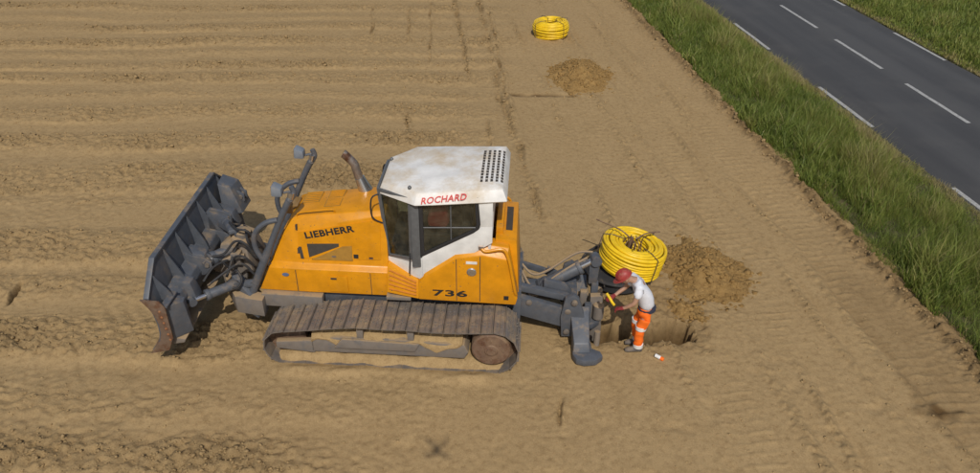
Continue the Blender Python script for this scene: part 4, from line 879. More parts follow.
# --- side tanks with the 736 lettering, louvres, tank behind the cab
for s_ in (-1, 1):
    sg = -s_
    out = [(0.44, 0.99), (2.07, 0.96), (2.10, 1.10), (1.90, 1.86), (1.50, 1.93), (1.08, 1.86), (0.56, 1.46), (0.44, 1.30)]
    inn = [(0.44, 0.99), (2.07, 0.96), (2.10, 1.10), (1.93, 2.02), (1.50, 2.08), (1.02, 2.02), (0.52, 1.62), (0.44, 1.36)]
    bm = nb(); A = [(x, s_ * 0.86, z) for x, z in out]; B = [(x, s_ * 0.72, z) for x, z in inn]; Cc = [(x, s_ * 0.50, z) for x, z in inn]
    loft(bm, [A, B, Cc]); tk = D('side_tank', bm, YEL, 0.018)
    for xx, z1 in ((1.08, 1.84), (1.47, 1.91)):
        bm = nb(); y0, y1 = sorted((s_ * 0.855, s_ * 0.863)); box(bm, xx - 0.006, xx + 0.006, y0, y1, 1.0, z1); D('panel_joint', bm, GRILLE, 0.0, tk)
    bm = nb(); lathe(bm, [(0.08, 0), (0.08, 0.012), (0.065, 0.022), (0.03, 0.024)], (1.33, s_ * 0.858, 1.60), (0, s_, 0.0), 24); D('filler_cap', bm, CHROME, 0.0, tk)
    bm = nb(); y0, y1 = sorted((s_ * 0.856, s_ * 0.866)); box(bm, 1.87, 1.95, y0, y1, 1.06, 1.14); D('decal', bm, DARKT, 0.0, tk)
    bm = nb(); box(bm, 1.24, 1.42, y0, y1, 1.76, 1.81); D('decal', bm, WHITE, 0.0, tk)
    bm = nb(); tube(bm, smooth_path([(1.46, s_ * 0.70, 2.06), (1.48, s_ * 0.80, 2.07), (1.56, s_ * 0.86, 2.02), (1.82, s_ * 0.84, 2.06), (1.92, s_ * 0.86, 1.92), (2.0, s_ * 0.88, 1.55), (2.06, s_ * 0.87, 1.22), (2.08, s_ * 0.80, 1.12)], 4), 0.026, 8); D('hand_rail', bm, YEL, 0.0, tk)
    bm = nb(); lathe(bm, [(0.05, -0.04), (0.05, 0.04)], (1.48, s_ * 0.80, 2.07), (1, 0, 0), 10); D('rail_clamp', bm, EXH, 0.0, tk)
    # louvre box in front of the tank
    bm = nb(); hexa(bm, [(-0.10, s_ * 0.80, 1.06), (0.442, s_ * 0.862, 1.0), (0.442, s_ * 0.5, 1.0), (-0.10, s_ * 0.5, 1.06), (-0.10, s_ * 0.66, 1.50), (0.442, s_ * 0.80, 1.34), (0.442, s_ * 0.5, 1.36), (-0.10, s_ * 0.5, 1.52)]); lb = D('louvre_box', bm, YEL, 0.012)
    for k in range(5):
        f_ = (k + 0.7) / 5.6
        a = Vector((-0.07, s_ * 0.80, 1.06)).lerp(Vector((-0.07, s_ * 0.66, 1.50)), f_); b = Vector((0.40, s_ * 0.857, 1.02)).lerp(Vector((0.40, s_ * 0.80, 1.34)), f_)
        bm = nb(); e = Vector((0, s_ * 0.018, 0.006)); g = Vector((0, s_ * 0.004, 0.034)); ii_ = Vector((0, -s_ * 0.02, 0))
        hexa(bm, [a + ii_, b + ii_, b + e, a + e, a + ii_ + g, b + ii_ + g, b + e + g * 0.3, a + e + g * 0.3]); D('louvre', bm, flat('louvre_orange', (0.50, 0.17, 0.01), 0.5), 0.0, lb)
    bm = nb(); y0, y1 = sorted((s_ * 0.50, s_ * 0.84)); box(bm, -0.12, 0.30, y0, y1, 0.93, 0.995); D('step_plate', bm, GREYD, 0.01)
text_mesh('lettering', '736', 0.17, DARKT, DZ, (0.68, -0.865, 1.09), (1, 0, 0.0), (0, 0, 1), bold=0.004, width=0.58, ext=0.002)
text_mesh('lettering', '736', 0.17, DARKT, DZ, (1.28, 0.865, 1.09), (-1, 0, 0.0), (0, 0, 1), bold=0.004, width=0.58, ext=0.002)
bm = nb(); hexa(bm, [(1.70, -0.60, 0.95), (2.12, -0.60, 0.95), (2.12, 0.66, 0.95), (1.70, 0.66, 0.95), (1.70, -0.60, 2.10), (2.05, -0.60, 2.08), (2.05, 0.66, 2.08), (1.70, 0.66, 2.10)]); rt_ = D('rear_tank', bm, YEL, 0.02)
bm = nb(); hexa(bm, [(1.86, -0.30, 2.085), (1.97, -0.30, 2.08), (1.97, 0.45, 2.08), (1.86, 0.45, 2.085), (1.86, -0.30, 2.103), (1.97, -0.30, 2.097), (1.97, 0.45, 2.097), (1.86, 0.45, 2.103)]); D('tank_grille', bm, GRILLE, 0.0, rt_)
bm = nb(); box(bm, 1.70, 1.82, -0.42, 0.60, 2.08, 2.22); D('tank_rib', bm, YEL, 0.015, rt_)

# --- blade (raised off the ground)
bl = empty('dozer_blade', (0, 0, 0)); bl.parent = DZ
def BL(nm_, bm, mat, bv=0.0): return fin(nm_, bm, mat, bl, bv)
Y0, Y1 = -1.80, 1.86
prof = [(-3.80, 1.0), (-3.775, 0.86), (-3.74, 0.70), (-3.715, 0.52), (-3.72, 0.35), (-3.76, 0.20), (-3.83, 0.09), (-3.92, 0.0)]
eprof = [(-3.86, 1.0), (-3.76, 0.86), (-3.69, 0.72), (-3.655, 0.55), (-3.66, 0.38), (-3.71, 0.22), (-3.80, 0.10), (-3.93, 0.0)]
ZL, ZT = 0.42, 1.50
def topz(y): return ZT * (1 - 0.30 * min(1, max(Y0 + 0.48 - y, 0) / 0.48) - 0.16 * min(1, max(y - (Y1 - 0.30), 0) / 0.30))
yy_ = [Y0, Y0 + 0.24, Y0 + 0.48, Y0 + 1.0, 0.1, Y1 - 1.0, Y1 - 0.30, Y1 - 0.15, Y1]
def bx(y): return -0.03 * (y - 0.1)
bm = nb(); secs = []
for y in yy_:
    th = float(topz(y)); fr = [(x + bx(y), y, ZL + f_ * th) for x, f_ in prof]; bk = [(x + 0.035 + bx(y), y, ZL + f_ * th) for x, f_ in prof]
    secs.append(fr + bk[::-1])
loft(bm, secs); BL('mouldboard', bm, GREY, 0.0)
bm = nb(); loft(bm, [[(-3.93 + bx(y), y, ZL - 0.06), (-3.905 + bx(y), y, ZL - 0.06), (-3.76 + bx(y), y, ZL + 0.17), (-3.80 + bx(y), y, ZL + 0.18)] for y in (Y0 - 0.01, Y1 + 0.01)]); BL('cutting_edge', bm, EDGE)
# top rail, back beam, ribs
bm = nb(); loft(bm, [[(-3.83 + bx(y), y, ZL + float(topz(y)) - 0.04), (-3.83 + bx(y), y, ZL + float(topz(y)) + 0.012), (-3.74 + bx(y), y, ZL + float(topz(y)) + 0.012), (-3.74 + bx(y), y, ZL + float(topz(y)) - 0.04)] for y in yy_]); BL('top_rail', bm, GREY, 0.006)
bm = nb(); loft(bm, [[(-3.69 + bx(y), y, 0.80), (-3.46 + bx(y), y, 0.82), (-3.43 + bx(y), y, 1.10), (-3.48 + bx(y), y, 1.22), (-3.69 + bx(y), y, 1.32)] for y in (Y0 + 0.30, Y1 - 0.30)]); BL('back_beam', bm, GREY, 0.015)
bm = nb(); loft(bm, [[(-3.76 + bx(y), y, 0.44), (-3.40 + bx(y), y, 0.52), (-3.36 + bx(y), y, 0.60), (-3.66 + bx(y), y, 0.62)] for y in (Y0 + 0.10, Y1 - 0.10)]); BL('lower_beam', bm, GREYD, 0.012)
for y in (Y0 + 0.30, -0.98, -0.46, 0.06, 0.58, 1.10, 1.62):
    b_ = bx(y); zt = ZL + float(topz(y)) - 0.02
    bm = nb(); prism(bm, [(-3.755 + b_, zt), (-3.70 + b_, 1.25), (-3.46 + b_, 1.21), (-3.50 + b_, 1.36)], 'y', y - 0.012, y + 0.012); BL('rib', bm, GREY)
for y, s_ in ((Y0, -1), (Y1, 1)):
    th = float(topz(y)); b_ = bx(y)
    fr = [(x - 0.02 + b_, ZL + f_ * th - (0.06 if f_ == 0 else 0)) for x, f_ in eprof]
    bm = nb(); prism(bm, fr + [(-3.62 + b_, ZL + 0.03), (-3.50 + b_, ZL + 0.30), (-3.50 + b_, ZL + 0.86 * th), (-3.58 + b_, ZL + th * 0.98)], 'y', *sorted((y - s_ * 0.0, y + s_ * 0.03))); ep = BL('end_plate', bm, EDGE if s_ < 0 else GREY, 0.006)
    bm = nb(); box(bm, -3.60 + b_, -3.48 + b_, *sorted((y, y - s_ * 0.42)), 1.30, 1.335); BL('corner_plate', bm, GREY, 0.008)
    bm = nb(); hexa(bm, [(-3.60 + b_, y, 0.62), (-3.30 + b_, y - s_ * 0.30, 0.62), (-3.34 + b_, y - s_ * 0.42, 0.62), (-3.64 + b_, y - s_ * 0.42, 0.62), (-3.58 + b_, y, 1.30), (-3.36 + b_, y - s_ * 0.30, 1.22), (-3.38 + b_, y - s_ * 0.42, 1.22), (-3.62 + b_, y - s_ * 0.42, 1.30)]); BL('corner_box', bm, GREY, 0.012)
    for k in range(6):
        bm = nb(); lathe(bm, [(0.020, 0), (0.020, 0.012), (0.012, 0.016)], (-3.60 + b_ + 0.010 * k, y + s_ * 0.028, 1.26 - k * 0.115), (0, s_, 0), 8); BL('bolt', bm, paint('orange_rust', (0.30, 0.125, 0.05), 0.85, 0.35))
# brackets on the blade back for links and cylinders
for y, z in ((0.66, 1.42), (-0.40, 1.20), (0.62, 1.08), (1.60, 1.40)):
    b_ = bx(y)
    for dy in (-0.07, 0.07):
        bm = nb(); prism(bm, [(-3.62 + b_, z - 0.22), (-3.38 + b_, z - 0.18), (-3.22 + b_, z - 0.04), (-3.22 + b_, z + 0.09), (-3.34 + b_, z + 0.17), (-3.60 + b_, z + 0.22)], 'y', y + dy - 0.022, y + dy + 0.022); BL('bracket', bm, GREY, 0.01)
    bm = nb(); lathe(bm, [(0.045, -0.12), (0.045, 0.12)], (-3.30 + b_, y, z + 0.04), (0, 1, 0), 14); BL('pin', bm, STEEL)
bm = nb(); hexa(bm, [(-3.62, 1.25, 1.20), (-3.26, 1.30, 1.20), (-3.26, 1.80, 1.20), (-3.66, 1.80, 1.20), (-3.68, 1.35, 1.80), (-3.46, 1.40, 1.70), (-3.42, 1.76, 1.70), (-3.72, 1.76, 1.80)]); BL('end_bracket', bm, GREY, 0.02)
for y, z0, z1, x1 in ((0.72, 1.22, 1.56, -3.22), (-0.34, 1.16, 1.44, -3.26), (-1.02, 1.02, 1.34, -3.28), (1.18, 1.1, 1.38, -3.26)):
    b_ = bx(y); bm = nb(); hexa(bm, [(-3.66 + b_, y - 0.17, z0 - 0.06), (x1 + b_, y - 0.12, z0 - 0.06), (x1 + b_, y + 0.12, z0 - 0.06), (-3.66 + b_, y + 0.17, z0 - 0.06), (-3.66 + b_, y - 0.14, z1 + 0.04), (x1 - 0.08 + b_, y - 0.10, z1 - 0.04), (x1 - 0.08 + b_, y + 0.10, z1 - 0.04), (-3.66 + b_, y + 0.14, z1 + 0.04)]); BL('bracket_housing', bm, GREY, 0.03)
# C-frame, tower, cylinders
bm = nb(); loft(bm, [[(x, y - 0.11, 0.50), (x, y + 0.11, 0.50), (x, y + 0.11, 0.84), (x, y - 0.11, 0.84)] for x, y in ((-2.25, -0.80), (-2.75, -0.72), (-3.10, -0.20), (-3.12, 0.20), (-2.75, 0.72), (-2.25, 0.80))]); D('c_frame', bm, GREYD, 0.02)
for s_ in (-1, 1):
    bm = nb(); hexa(bm, [(-2.92, s_ * 0.60, 0.52), (-2.38, s_ * 0.88, 0.42), (-2.34, s_ * 0.70, 0.42), (-2.84, s_ * 0.46, 0.52), (-2.86, s_ * 0.56, 1.10), (-2.44, s_ * 0.84, 0.80), (-2.38, s_ * 0.68, 0.80), (-2.76, s_ * 0.44, 1.10)]); D('c_frame_plate', bm, GREY, 0.015)
bm = nb(); prism(bm, [(-3.20, 0.5), (-2.80, 0.5), (-2.74, 0.9), (-2.86, 1.36), (-2.98, 1.50), (-3.14, 1.46), (-3.24, 1.1)], 'y', -0.16, 0.30, [(-3.16, 0.5), (-2.84, 0.5), (-2.80, 0.9), (-2.90, 1.30), (-2.98, 1.44), (-3.10, 1.40), (-3.20, 1.1)]); D('ball_tower', bm, GREYD, 0.04)
bm = nb(); hexa(bm, [(-3.04, -0.10, 0.90), (-2.60, -0.24, 0.90), (-2.56, 0.52, 0.90), (-3.00, 0.58, 0.90), (-3.00, -0.02, 1.52), (-2.70, -0.12, 1.44), (-2.66, 0.42, 1.44), (-2.96, 0.48, 1.52)]); D('tilt_housing', bm, GREYD, 0.06)
bm = nb(); lathe(bm, [(0.06, -0.05), (0.15, -0.04), (0.15, 0.05), (0.07, 0.08)], (-2.84, 0.16, 1.50), (0.1, 0, 1), 16); D('housing_cap', bm, GREYD)
for (yq, zq) in ((-0.26, 1.18), (0.62, 1.20)):
    bm = nb(); tube(bm, [(-3.30, yq, zq), (-2.72, yq * 0.7, zq + 0.06)], 0.055, 12); D('link_rod', bm, GREYD)
    bm = nb(); box(bm, -2.95, -2.78, yq * 0.75 - 0.08, yq * 0.75 + 0.08, zq - 0.08, zq + 0.16); D('valve_block', bm, GREYD, 0.02)
bm = nb(); lathe(bm, [(0.10, -0.2), (0.17, -0.16), (0.19, 0.0), (0.17, 0.16), (0.10, 0.2)], (-3.22, 0.06, 0.92), (1, 0, 0.1), 18); D('ball_joint', bm, GREYD)
def cylinder(p0, p1, r, split=0.6, mat=GREY):
    p0, p1 = Vector(p0), Vector(p1); m_ = p0.lerp(p1, split); d = (p1 - p0).normalized()
    ce = empty('hydraulic_cylinder', (0, 0, 0)); ce.parent = DZ
    bm = nb(); tube(bm, [p0, m_], r, 16); tube(bm, [m_ - d * 0.05, m_ + d * 0.02], r * 1.18, 16); fin('barrel', bm, mat, ce, 0.006)
    bm = nb(); tube(bm, [m_, p1], r * 0.5, 12); fin('rod', bm, CHROME, ce)
    for p in (p0, p1):
        bm = nb(); sd = d.cross(Vector((0, 0, 1))).normalized(); tube(bm, [p - sd * r * 0.9, p + sd * r * 0.9], r * 0.85, 12); fin('cylinder_eye', bm, mat, ce)
    return ce
cylinder((-2.78, -0.66, 0.98), (-3.34, -1.18, 0.98), 0.085, 0.66)
cylinder((-2.95, 0.02, 1.28), (-3.34, -0.40, 1.24), 0.11, 0.78)
cylinder((-2.85, 0.62, 0.98), (-3.34, 1.05, 0.98), 0.085, 0.66)
cylinder((-2.98, 0.08, 1.58), (-3.36, 0.66, 1.46), 0.075, 0.7)
cylinder((-2.42, -0.66, 1.02), (-2.95, -0.52, 0.86), 0.075, 0.6)
bm = nb(); hexa(bm, [(-3.46, 0.52, 1.40), (-2.90, 0.00, 1.48), (-2.84, 0.12, 1.48), (-3.40, 0.68, 1.40), (-3.44, 0.54, 1.50), (-2.90, 0.02, 1.60), (-2.86, 0.12, 1.60), (-3.40, 0.66, 1.50)]); D('tilt_link', bm, GREY, 0.03)
for pts in ([(-2.50, -0.40, 1.20), (-2.62, -0.46, 1.42), (-2.82, -0.38, 1.34), (-2.95, -0.3, 1.05), (-3.05, -0.36, 1.2)], [(-2.55, -0.2, 1.25), (-2.70, -0.26, 1.55), (-2.86, -0.18, 1.40), (-2.98, -0.5, 1.0)], [(-2.60, -0.05, 1.3), (-2.66, -0.1, 1.52), (-2.75, 0.1, 1.6), (-2.9, 0.2, 1.5)], [(-2.85, -0.55, 1.1), (-2.72, -0.62, 1.24), (-2.62, -0.72, 1.12), (-2.72, -0.78, 0.98), (-2.88, -0.72, 1.02)], [(-3.0, -0.25, 1.2), (-3.18, -0.5, 1.2), (-3.3, -0.72, 1.05)], [(-2.6, 0.2, 1.2), (-2.78, 0.30, 1.5), (-3.0, 0.5, 1.45), (-3.3, 0.6, 1.4)], [(-2.5, 0.0, 1.35), (-2.62, -0.1, 1.7), (-2.85, -0.05, 1.72), (-3.1, 0.3, 1.62)], [(-2.46, -0.3, 1.3), (-2.6, -0.34, 1.6), (-2.8, -0.3, 1.62), (-3.0, -0.36, 1.4), (-3.2, -0.4, 1.36)], [(-2.48, -0.5, 1.1), (-2.66, -0.52, 1.32), (-2.9, -0.62, 1.22), (-3.15, -0.9, 1.1)]):
    bm = nb(); tube(bm, smooth_path(pts, 6), 0.022, 7); D('hose', bm, BLACKD)

# --- cable plough at the rear
def rbeam(nm_, a, b, wy, wz, mat=GREY, bv=0.012):
    a, b = Vector(a), Vector(b); bm = nb(); dz = Vector((0, 0, wz / 2)); dy = Vector((0, wy / 2, 0))
    hexa(bm, [a - dy - dz, b - dy - dz, b + dy - dz, a + dy - dz, a - dy + dz, b - dy + dz, b + dy + dz, a + dy + dz]); return D(nm_, bm, mat, bv)
rbeam('linkage_arm', (1.95, 0.60, 0.86), (2.95, 0.60, 0.54), 0.07, 0.12)
rbeam('linkage_arm', (1.95, 0.30, 0.55), (2.95, 0.30, 0.40), 0.16, 0.14)
rbeam('linkage_arm', (1.95, -0.42, 0.70), (3.05, -0.42, 0.38), 0.12, 0.40)
rbeam('linkage_arm', (1.95, -0.28, 0.96), (3.0, -0.28, 0.74), 0.12, 0.12)
bm = nb(); box(bm, 2.02, 2.16, -0.62, 0.62, 0.42, 1.04); D('mounting_plate', bm, GREY, 0.015)
for y in (-0.50, 0.50):
    bm = nb(); prism(bm, [(2.90, 0.06), (3.28, 0.08), (3.34, 0.30), (3.16, 0.90), (3.06, 0.98), (2.92, 0.90), (2.86, 0.5)], 'y', y - 0.05, y + 0.05); D('shear_plate', bm, GREY, 0.015)
bm = nb(); box(bm, 2.92, 3.16, -0.48, 0.48, 0.40, 0.70); D('cross_beam', bm, GREY, 0.02)
cylinder((2.52, 0.05, 0.72), (3.45, 0.22, 1.22), 0.115, 0.72)
rbeam('upper_link', (2.25, 0.08, 0.62), (3.05, 0.10, 0.62), 0.34, 0.20)
for (px_, py_, wz_) in ((3.22, 0.10, 0.62), (3.42, 0.22, 0.74), (3.30, -0.12, 0.50)):
    bm = nb(); box(bm, px_, px_ + 0.13, py_ - 0.06, py_ + 0.06, 0.08, wz_); D('plough_post', bm, GREY if px_ > 3.25 else GREYD, 0.03)
bm = nb(); prism(bm, [(3.36, 0.70), (3.52, 0.74), (3.54, 1.18), (3.44, 1.28), (3.34, 1.18)], 'y', 0.17, 0.28); D('cylinder_bracket', bm, GREY, 0.03)
bm = nb(); lathe(bm, [(0.05, -0.13), (0.13, -0.12), (0.13, 0.12), (0.05, 0.13)], (2.60, 0.03, 0.74), (0, 1, 0), 18); D('pivot_boss', bm, GREY)
bm = nb(); box(bm, 3.02, 3.40, 0.22, 0.62, 0.30, 0.44); D('pad_plate', bm, GREYD, 0.03)
for (x0, z0, x1, z1, y, hw_) in ((2.30, 0.62, 2.72, 0.40, -0.30, 0.03), (2.62, 0.78, 3.02, 0.52, 0.42, 0.03), (2.55, 0.92, 2.95, 0.80, -0.16, 0.04)):
    bm = nb(); prism(bm, [(x0, z0 - 0.14), (x1, z1 - 0.16), (x1 + 0.10, z1), (x1, z1 + 0.14), (x0, z0 + 0.12)], 'y', y - hw_, y + hw_); D('side_plate', bm, GREY, 0.012)
for (xq, zq, yq) in ((2.30, 0.74, -0.47), (2.98, 0.62, -0.52), (3.08, 0.84, -0.56), (3.18, 0.30, -0.56), (2.98, 0.20, -0.56)):
    bm = nb(); lathe(bm, [(0.055, 0.0), (0.055, 0.035), (0.03, 0.045)], (xq, yq, zq), (0, -1, 0), 12); D('pin', bm, STEEL)
# near and far skid feet
for y, s_ in ((-0.62, 1), (0.34, 1)):
    bm = nb(); pl = [(3.08, 0.0), (3.08, -0.46), (3.14, -0.58), (3.28, -0.62), (3.48, -0.58), (3.60, -0.46), (3.56, -0.34), (3.42, -0.28), (3.40, 0.0)]
    v0 = [(x, y + d * s_, 0.0) for x, d in pl]; v1 = [(x, y + d * s_, 0.13) for x, d in pl]; loft(bm, [v0, v1]); sk = D('skid_foot', bm, GREY, 0.03)
    bm = nb(); hexa(bm, [(3.09, y - 0.42, 0.12), (3.38, y - 0.40, 0.12), (3.40, y + 0.25, 0.12), (3.06, y + 0.25, 0.12), (3.10, y - 0.34, 0.26), (3.36, y - 0.32, 0.26), (3.36, y + 0.25, 0.62), (3.02, y + 0.25, 0.62)]); D('skid_leg', bm, GREY, 0.02, sk)
bm = nb(); tube(bm, [(3.52, -0.62, -0.25), (3.53, -0.55, 0.22)], 0.055, 12); D('cable_guide', bm, GREYD)
bm = nb(); prism(bm, [(3.42, -0.45), (3.66, -0.40), (3.62, 0.62), (3.40, 0.60)], 'y', -0.06, 0.06); D('plough_share', bm, GREYD, 0.01)
for y in (-0.10, 0.36):
    bm = nb(); lathe(bm, [(0.07, -0.16), (0.10, -0.14), (0.10, 0.14), (0.07, 0.16)], (3.56, y, 0.32), (0, 0, 1), 14); D('guide_roller', bm, GREYD)
for pts in ([(2.15, 0.10, 1.0), (2.30, -0.02, 0.78), (2.45, -0.08, 0.72), (2.62, 0.0, 0.84), (3.0, 0.12, 1.10), (3.3, 0.2, 1.26)], [(2.15, -0.10, 1.02), (2.28, -0.18, 0.70), (2.46, -0.16, 0.66), (2.6, -0.06, 0.8)], [(2.15, 0.30, 1.0), (2.35, 0.20, 0.86), (2.6, 0.22, 0.92), (3.1, 0.34, 1.25), (3.4, 0.3, 1.32)]):
    bm = nb(); tube(bm, smooth_path(pts, 6), 0.024, 7); D('hose', bm, GREYD)

bg_ = nb(); prism(bg_, [(0.0, 0.0), (0.30, 0.0), (0.34, 0.12), (0.30, 0.36), (0.18, 0.42), (0.05, 0.38), (-0.02, 0.14)], 'y', -0.10, 0.10)
bag = fin('bag', bg_, REDBAG, None, 0.05, 3); bag.matrix_world = Matrix.Translation((-1.58, 11.05, 0)) @ Matrix.Rotation(R(-2.8), 4, 'Z') @ Matrix.Translation((0.62, -0.58, 2.36))
tag(bag, 'red bag inside the cab, seen through the side window', 'bag')

# ------------------------------------------------------------------ worker
SKIN_M = flat('skin', (0.42, 0.24, 0.16), 0.6); SHIRT = flat('pale_grey_shirt', (0.70, 0.72, 0.78), 0.85, var=0.06); ORANGE = flat('orange_trousers', (0.90, 0.16, 0.008), 0.7, var=0.10)
REFL = flat('reflective_band', (0.72, 0.72, 0.70), 0.4); NAVY = flat('navy_belt', (0.03, 0.035, 0.06), 0.8); BOOT = paint('dusty_boot', (0.12, 0.11, 0.105), 0.8, 0.5); HELM = paint('red_helmet', (0.33, 0.04, 0.035), 0.5, 0.4, scale=12); GLOVE = flat('dark_red_glove', (0.25, 0.03, 0.03), 0.8)
WX, WY = 2.58, 10.10
wz = ground_z(WX, WY)
wk = empty('person', (WX, WY, wz)); tag(wk, 'person in red helmet, pale shirt and orange trousers bending over the trench', 'person')
def part(nm_, me_, mat, par=None):
    if nm_ in ('shirt', 'trousers'):
        for v in me_.vertices:
            c_ = v.co; d_ = 0.016 * float(noise(c_.x * 9 + c_.z * 5, c_.y * 9 + c_.z * 14, 5)) + 0.008 * float(noise(c_.x * 26, c_.z * 30 + c_.y * 20, 6)); v.co = c_ + v.normal * d_
    me_.materials.clear(); me_.materials.append(mat); me_.name = nm_; return link(nm_, me_, mat, par or wk)
# joints (x: towards image right, the worker faces -x)
HIPC = (0.10, 0.10, 0.93); SPN = (0.05, 0.10, 1.12); CHS = (-0.07, 0.10, 1.36); NKB = (-0.17, 0.10, 1.47); NK = (-0.25, 0.09, 1.50); HD = (-0.34, 0.08, 1.53)
SR = (-0.10, -0.08, 1.41); ER = (-0.17, -0.13, 1.15); WR = (-0.32, -0.06, 1.00); SL = (-0.14, 0.29, 1.40); EL_ = (-0.26, 0.33, 1.14); WL = (-0.44, 0.22, 1.06)
HR = (0.10, 0.01, 0.90); KR = (0.01, 0.0, 0.49); AR = (0.03, 0.0, 0.09); HL = (0.10, 0.19, 0.90); KL = (-0.02, 0.20, 0.49); AL = (0.06, 0.20, 0.09)
TR_, TL_ = (-0.13, -0.01, 0.035), (-0.10, 0.21, 0.035)
HRf = (-0.40, -0.02, 0.96); HLf = (-0.52, 0.19, 1.03)
vv = [HIPC, SPN, CHS, NKB, NK, HD, SR, ER, WR, SL, EL_, WL, HR, KR, AR, TR_, HL, KL, AL, TL_, HRf, HLf]
ee = [(0, 1), (1, 2), (2, 3), (3, 4), (4, 5), (2, 6), (6, 7), (7, 8), (2, 9), (9, 10), (10, 11), (0, 12), (12, 13), (13, 14), (14, 15), (0, 16), (16, 17), (17, 18), (18, 19), (8, 20), (11, 21)]
rr = [0.085, 0.085, 0.10, 0.07, 0.058, 0.085, 0.062, 0.045, 0.030, 0.062, 0.045, 0.030, 0.06, 0.05, 0.038, 0.03, 0.06, 0.05, 0.038, 0.03, 0.03, 0.03]
body = part('body', skin_mesh(vv, ee, rr), SKIN_M)
body['label'] = 'bent body with bare forearms'
# shirt: torso with short sleeves
midR = tuple(np.array(SR) * 0.35 + np.array(ER) * 0.65); midL = tuple(np.array(SL) * 0.35 + np.array(EL_) * 0.65)
part('shirt', skin_mesh([(0.125, 0.10, 0.86), SPN, CHS, NKB, SR, midR, SL, midL], [(0, 1), (1, 2), (2, 3), (2, 4), (4, 5), (2, 6), (6, 7)], [(0.165, 0.15), (0.165, 0.15), (0.175, 0.16), 0.085, 0.085, 0.072, 0.085, 0.072]), SHIRT)
part('trousers', skin_mesh([(0.08, 0.10, 1.00), (0.11, 0.10, 0.88), (0.08, 0.02, 0.72), KR, (AR[0], AR[1], 0.09), (0.07, 0.18, 0.72), KL, (AL[0], AL[1], 0.09)], [(0, 1), (1, 2), (2, 3), (3, 4), (1, 5), (5, 6), (6, 7)], [(0.13, 0.14), (0.15, 0.15), 0.105, 0.09, 0.082, 0.105, 0.09, 0.082], root=1), ORANGE)
bm = nb(); tube(bm, [(0.110, 0.10, 0.865), (0.105, 0.10, 0.915)], [0.150, 0.152], 20); part('belt', fin('tmpb', bm, NAVY).data, NAVY); bpy.data.objects.remove(bpy.data.objects['tmpb'])
for (hp, kn, an) in ((HR, KR, AR), (HL, KL, AL)):
    for f_ in (0.16, 0.86):
        a = Vector(kn).lerp(Vector((an[0], an[1], 0.10)), f_) if f_ > 0.5 else Vector(kn) + Vector((0.02, 0, 0.06)); d = Vector((0.0, 0, 0.035))
        bm = nb(); tube(bm, [a - d, a + d], 0.096 if f_ < 0.5 else 0.088, 18); o = fin('reflective_band', bm, REFL, wk)
for (an, te) in ((AR, TR_), (AL, TL_)):
    bm = nb(); a, t_ = Vector(an), Vector(te)
    loft(bm, [[(a.x + 0.075 - q_ * 0.30, a.y + math.cos(u) * w_, 0.0 + h_ * (0.5 + 0.5 * math.sin(u))) for u in np.linspace(0, 2 * math.pi, 12, endpoint=False)] for q_, w_, h_ in ((0, 0.03, 0.10), (0.05, 0.045, 0.15), (0.3, 0.05, 0.16), (0.55, 0.05, 0.11), (0.8, 0.055, 0.085), (0.97, 0.04, 0.06), (1.0, 0.02, 0.04))])
    tube(bm, [(a.x, a.y, 0.08), (a.x, a.y, 0.2)], 0.06, 12); fin('boot', bm, BOOT, wk, smooth=60)
# head: face, ears, helmet
hv = Vector(HD); fdir = Vector((-0.80, -0.05, -0.60)).normalized(); updir = Vector((-0.60, 0.0, 0.80)); updir = (updir - fdir * updir.dot(fdir)).normalized(); sdir = fdir.cross(updir)
def hp_(f_, u, s): return hv + fdir * f_ + updir * u + sdir * s
bm = nb(); bmesh.ops.create_uvsphere(bm, u_segments=24, v_segments=16, radius=1.0)
for v in bm.verts:
    c_ = v.co.copy(); taper = 1 - 0.22 * max(0, -c_.z); v.co = hp_(c_.x * 0.098 * taper, c_.z * 0.118, c_.y * 0.078 * taper)
lathe(bm, [(0.016, 0), (0.012, 0.02), (0.004, 0.035)], hp_(0.088, -0.02, 0), fdir - updir * 0.3, 8)
for s_ in (-1, 1): lathe(bm, [(0.026, -0.008), (0.030, 0.0), (0.020, 0.010)], hp_(-0.005, -0.012, s_ * 0.078), sdir * s_, 10)
o = fin('head', bm, SKIN_M, wk, smooth=70)
for s_ in (-1, 1):
    bm = nb(); lathe(bm, [(0.012, 0), (0.008, 0.006)], hp_(0.084, 0.012, s_ * 0.032), fdir, 10); fin('eye', bm, DARKT, o)
bm = nb(); tube(bm, [hp_(0.086, -0.06, -0.022), hp_(0.090, -0.062, 0.0), hp_(0.086, -0.06, 0.022)], 0.006, 6); fin('mouth', bm, REFL if False else GLOVE, o)
bm = nb(); NA = 28; secs = []
for k, (z_, r_) in enumerate(((0.015, 1.0), (0.05, 0.99), (0.09, 0.88), (0.125, 0.62), (0.145, 0.30), (0.15, 0.02))):
    secs.append([hp_(math.cos(a) * 0.135 * r_ - 0.005, z_ + 0.025, math.sin(a) * 0.112 * r_) for a in np.linspace(0, 2 * math.pi, NA, endpoint=False)])
loft(bm, secs); he = fin('helmet', bm, HELM, wk, smooth=50)
bm = nb(); loft(bm, [[hp_(math.cos(a) * (0.135 * q_ + (0.055 * max(0, math.cos(a)) if q_ > 1 else 0)), 0.04 + dz, math.sin(a) * 0.112 * q_) for a in np.linspace(0, 2 * math.pi, NA, endpoint=False)] for q_, dz in ((0.99, 0.0), (1.12, -0.008), (1.12, -0.002), (0.99, 0.008))], cap=False); fin('brim', bm, HELM, he)
for yy in (-0.018, 0.0, 0.018):
    bm = nb(); tube(bm, [hp_(math.cos(a) * 0.122, 0.065 + math.sin(a) * 0.112, yy) for a in np.linspace(0.25, math.pi - 0.25, 14)], 0.006, 6); fin('ridge', bm, HELM, he)
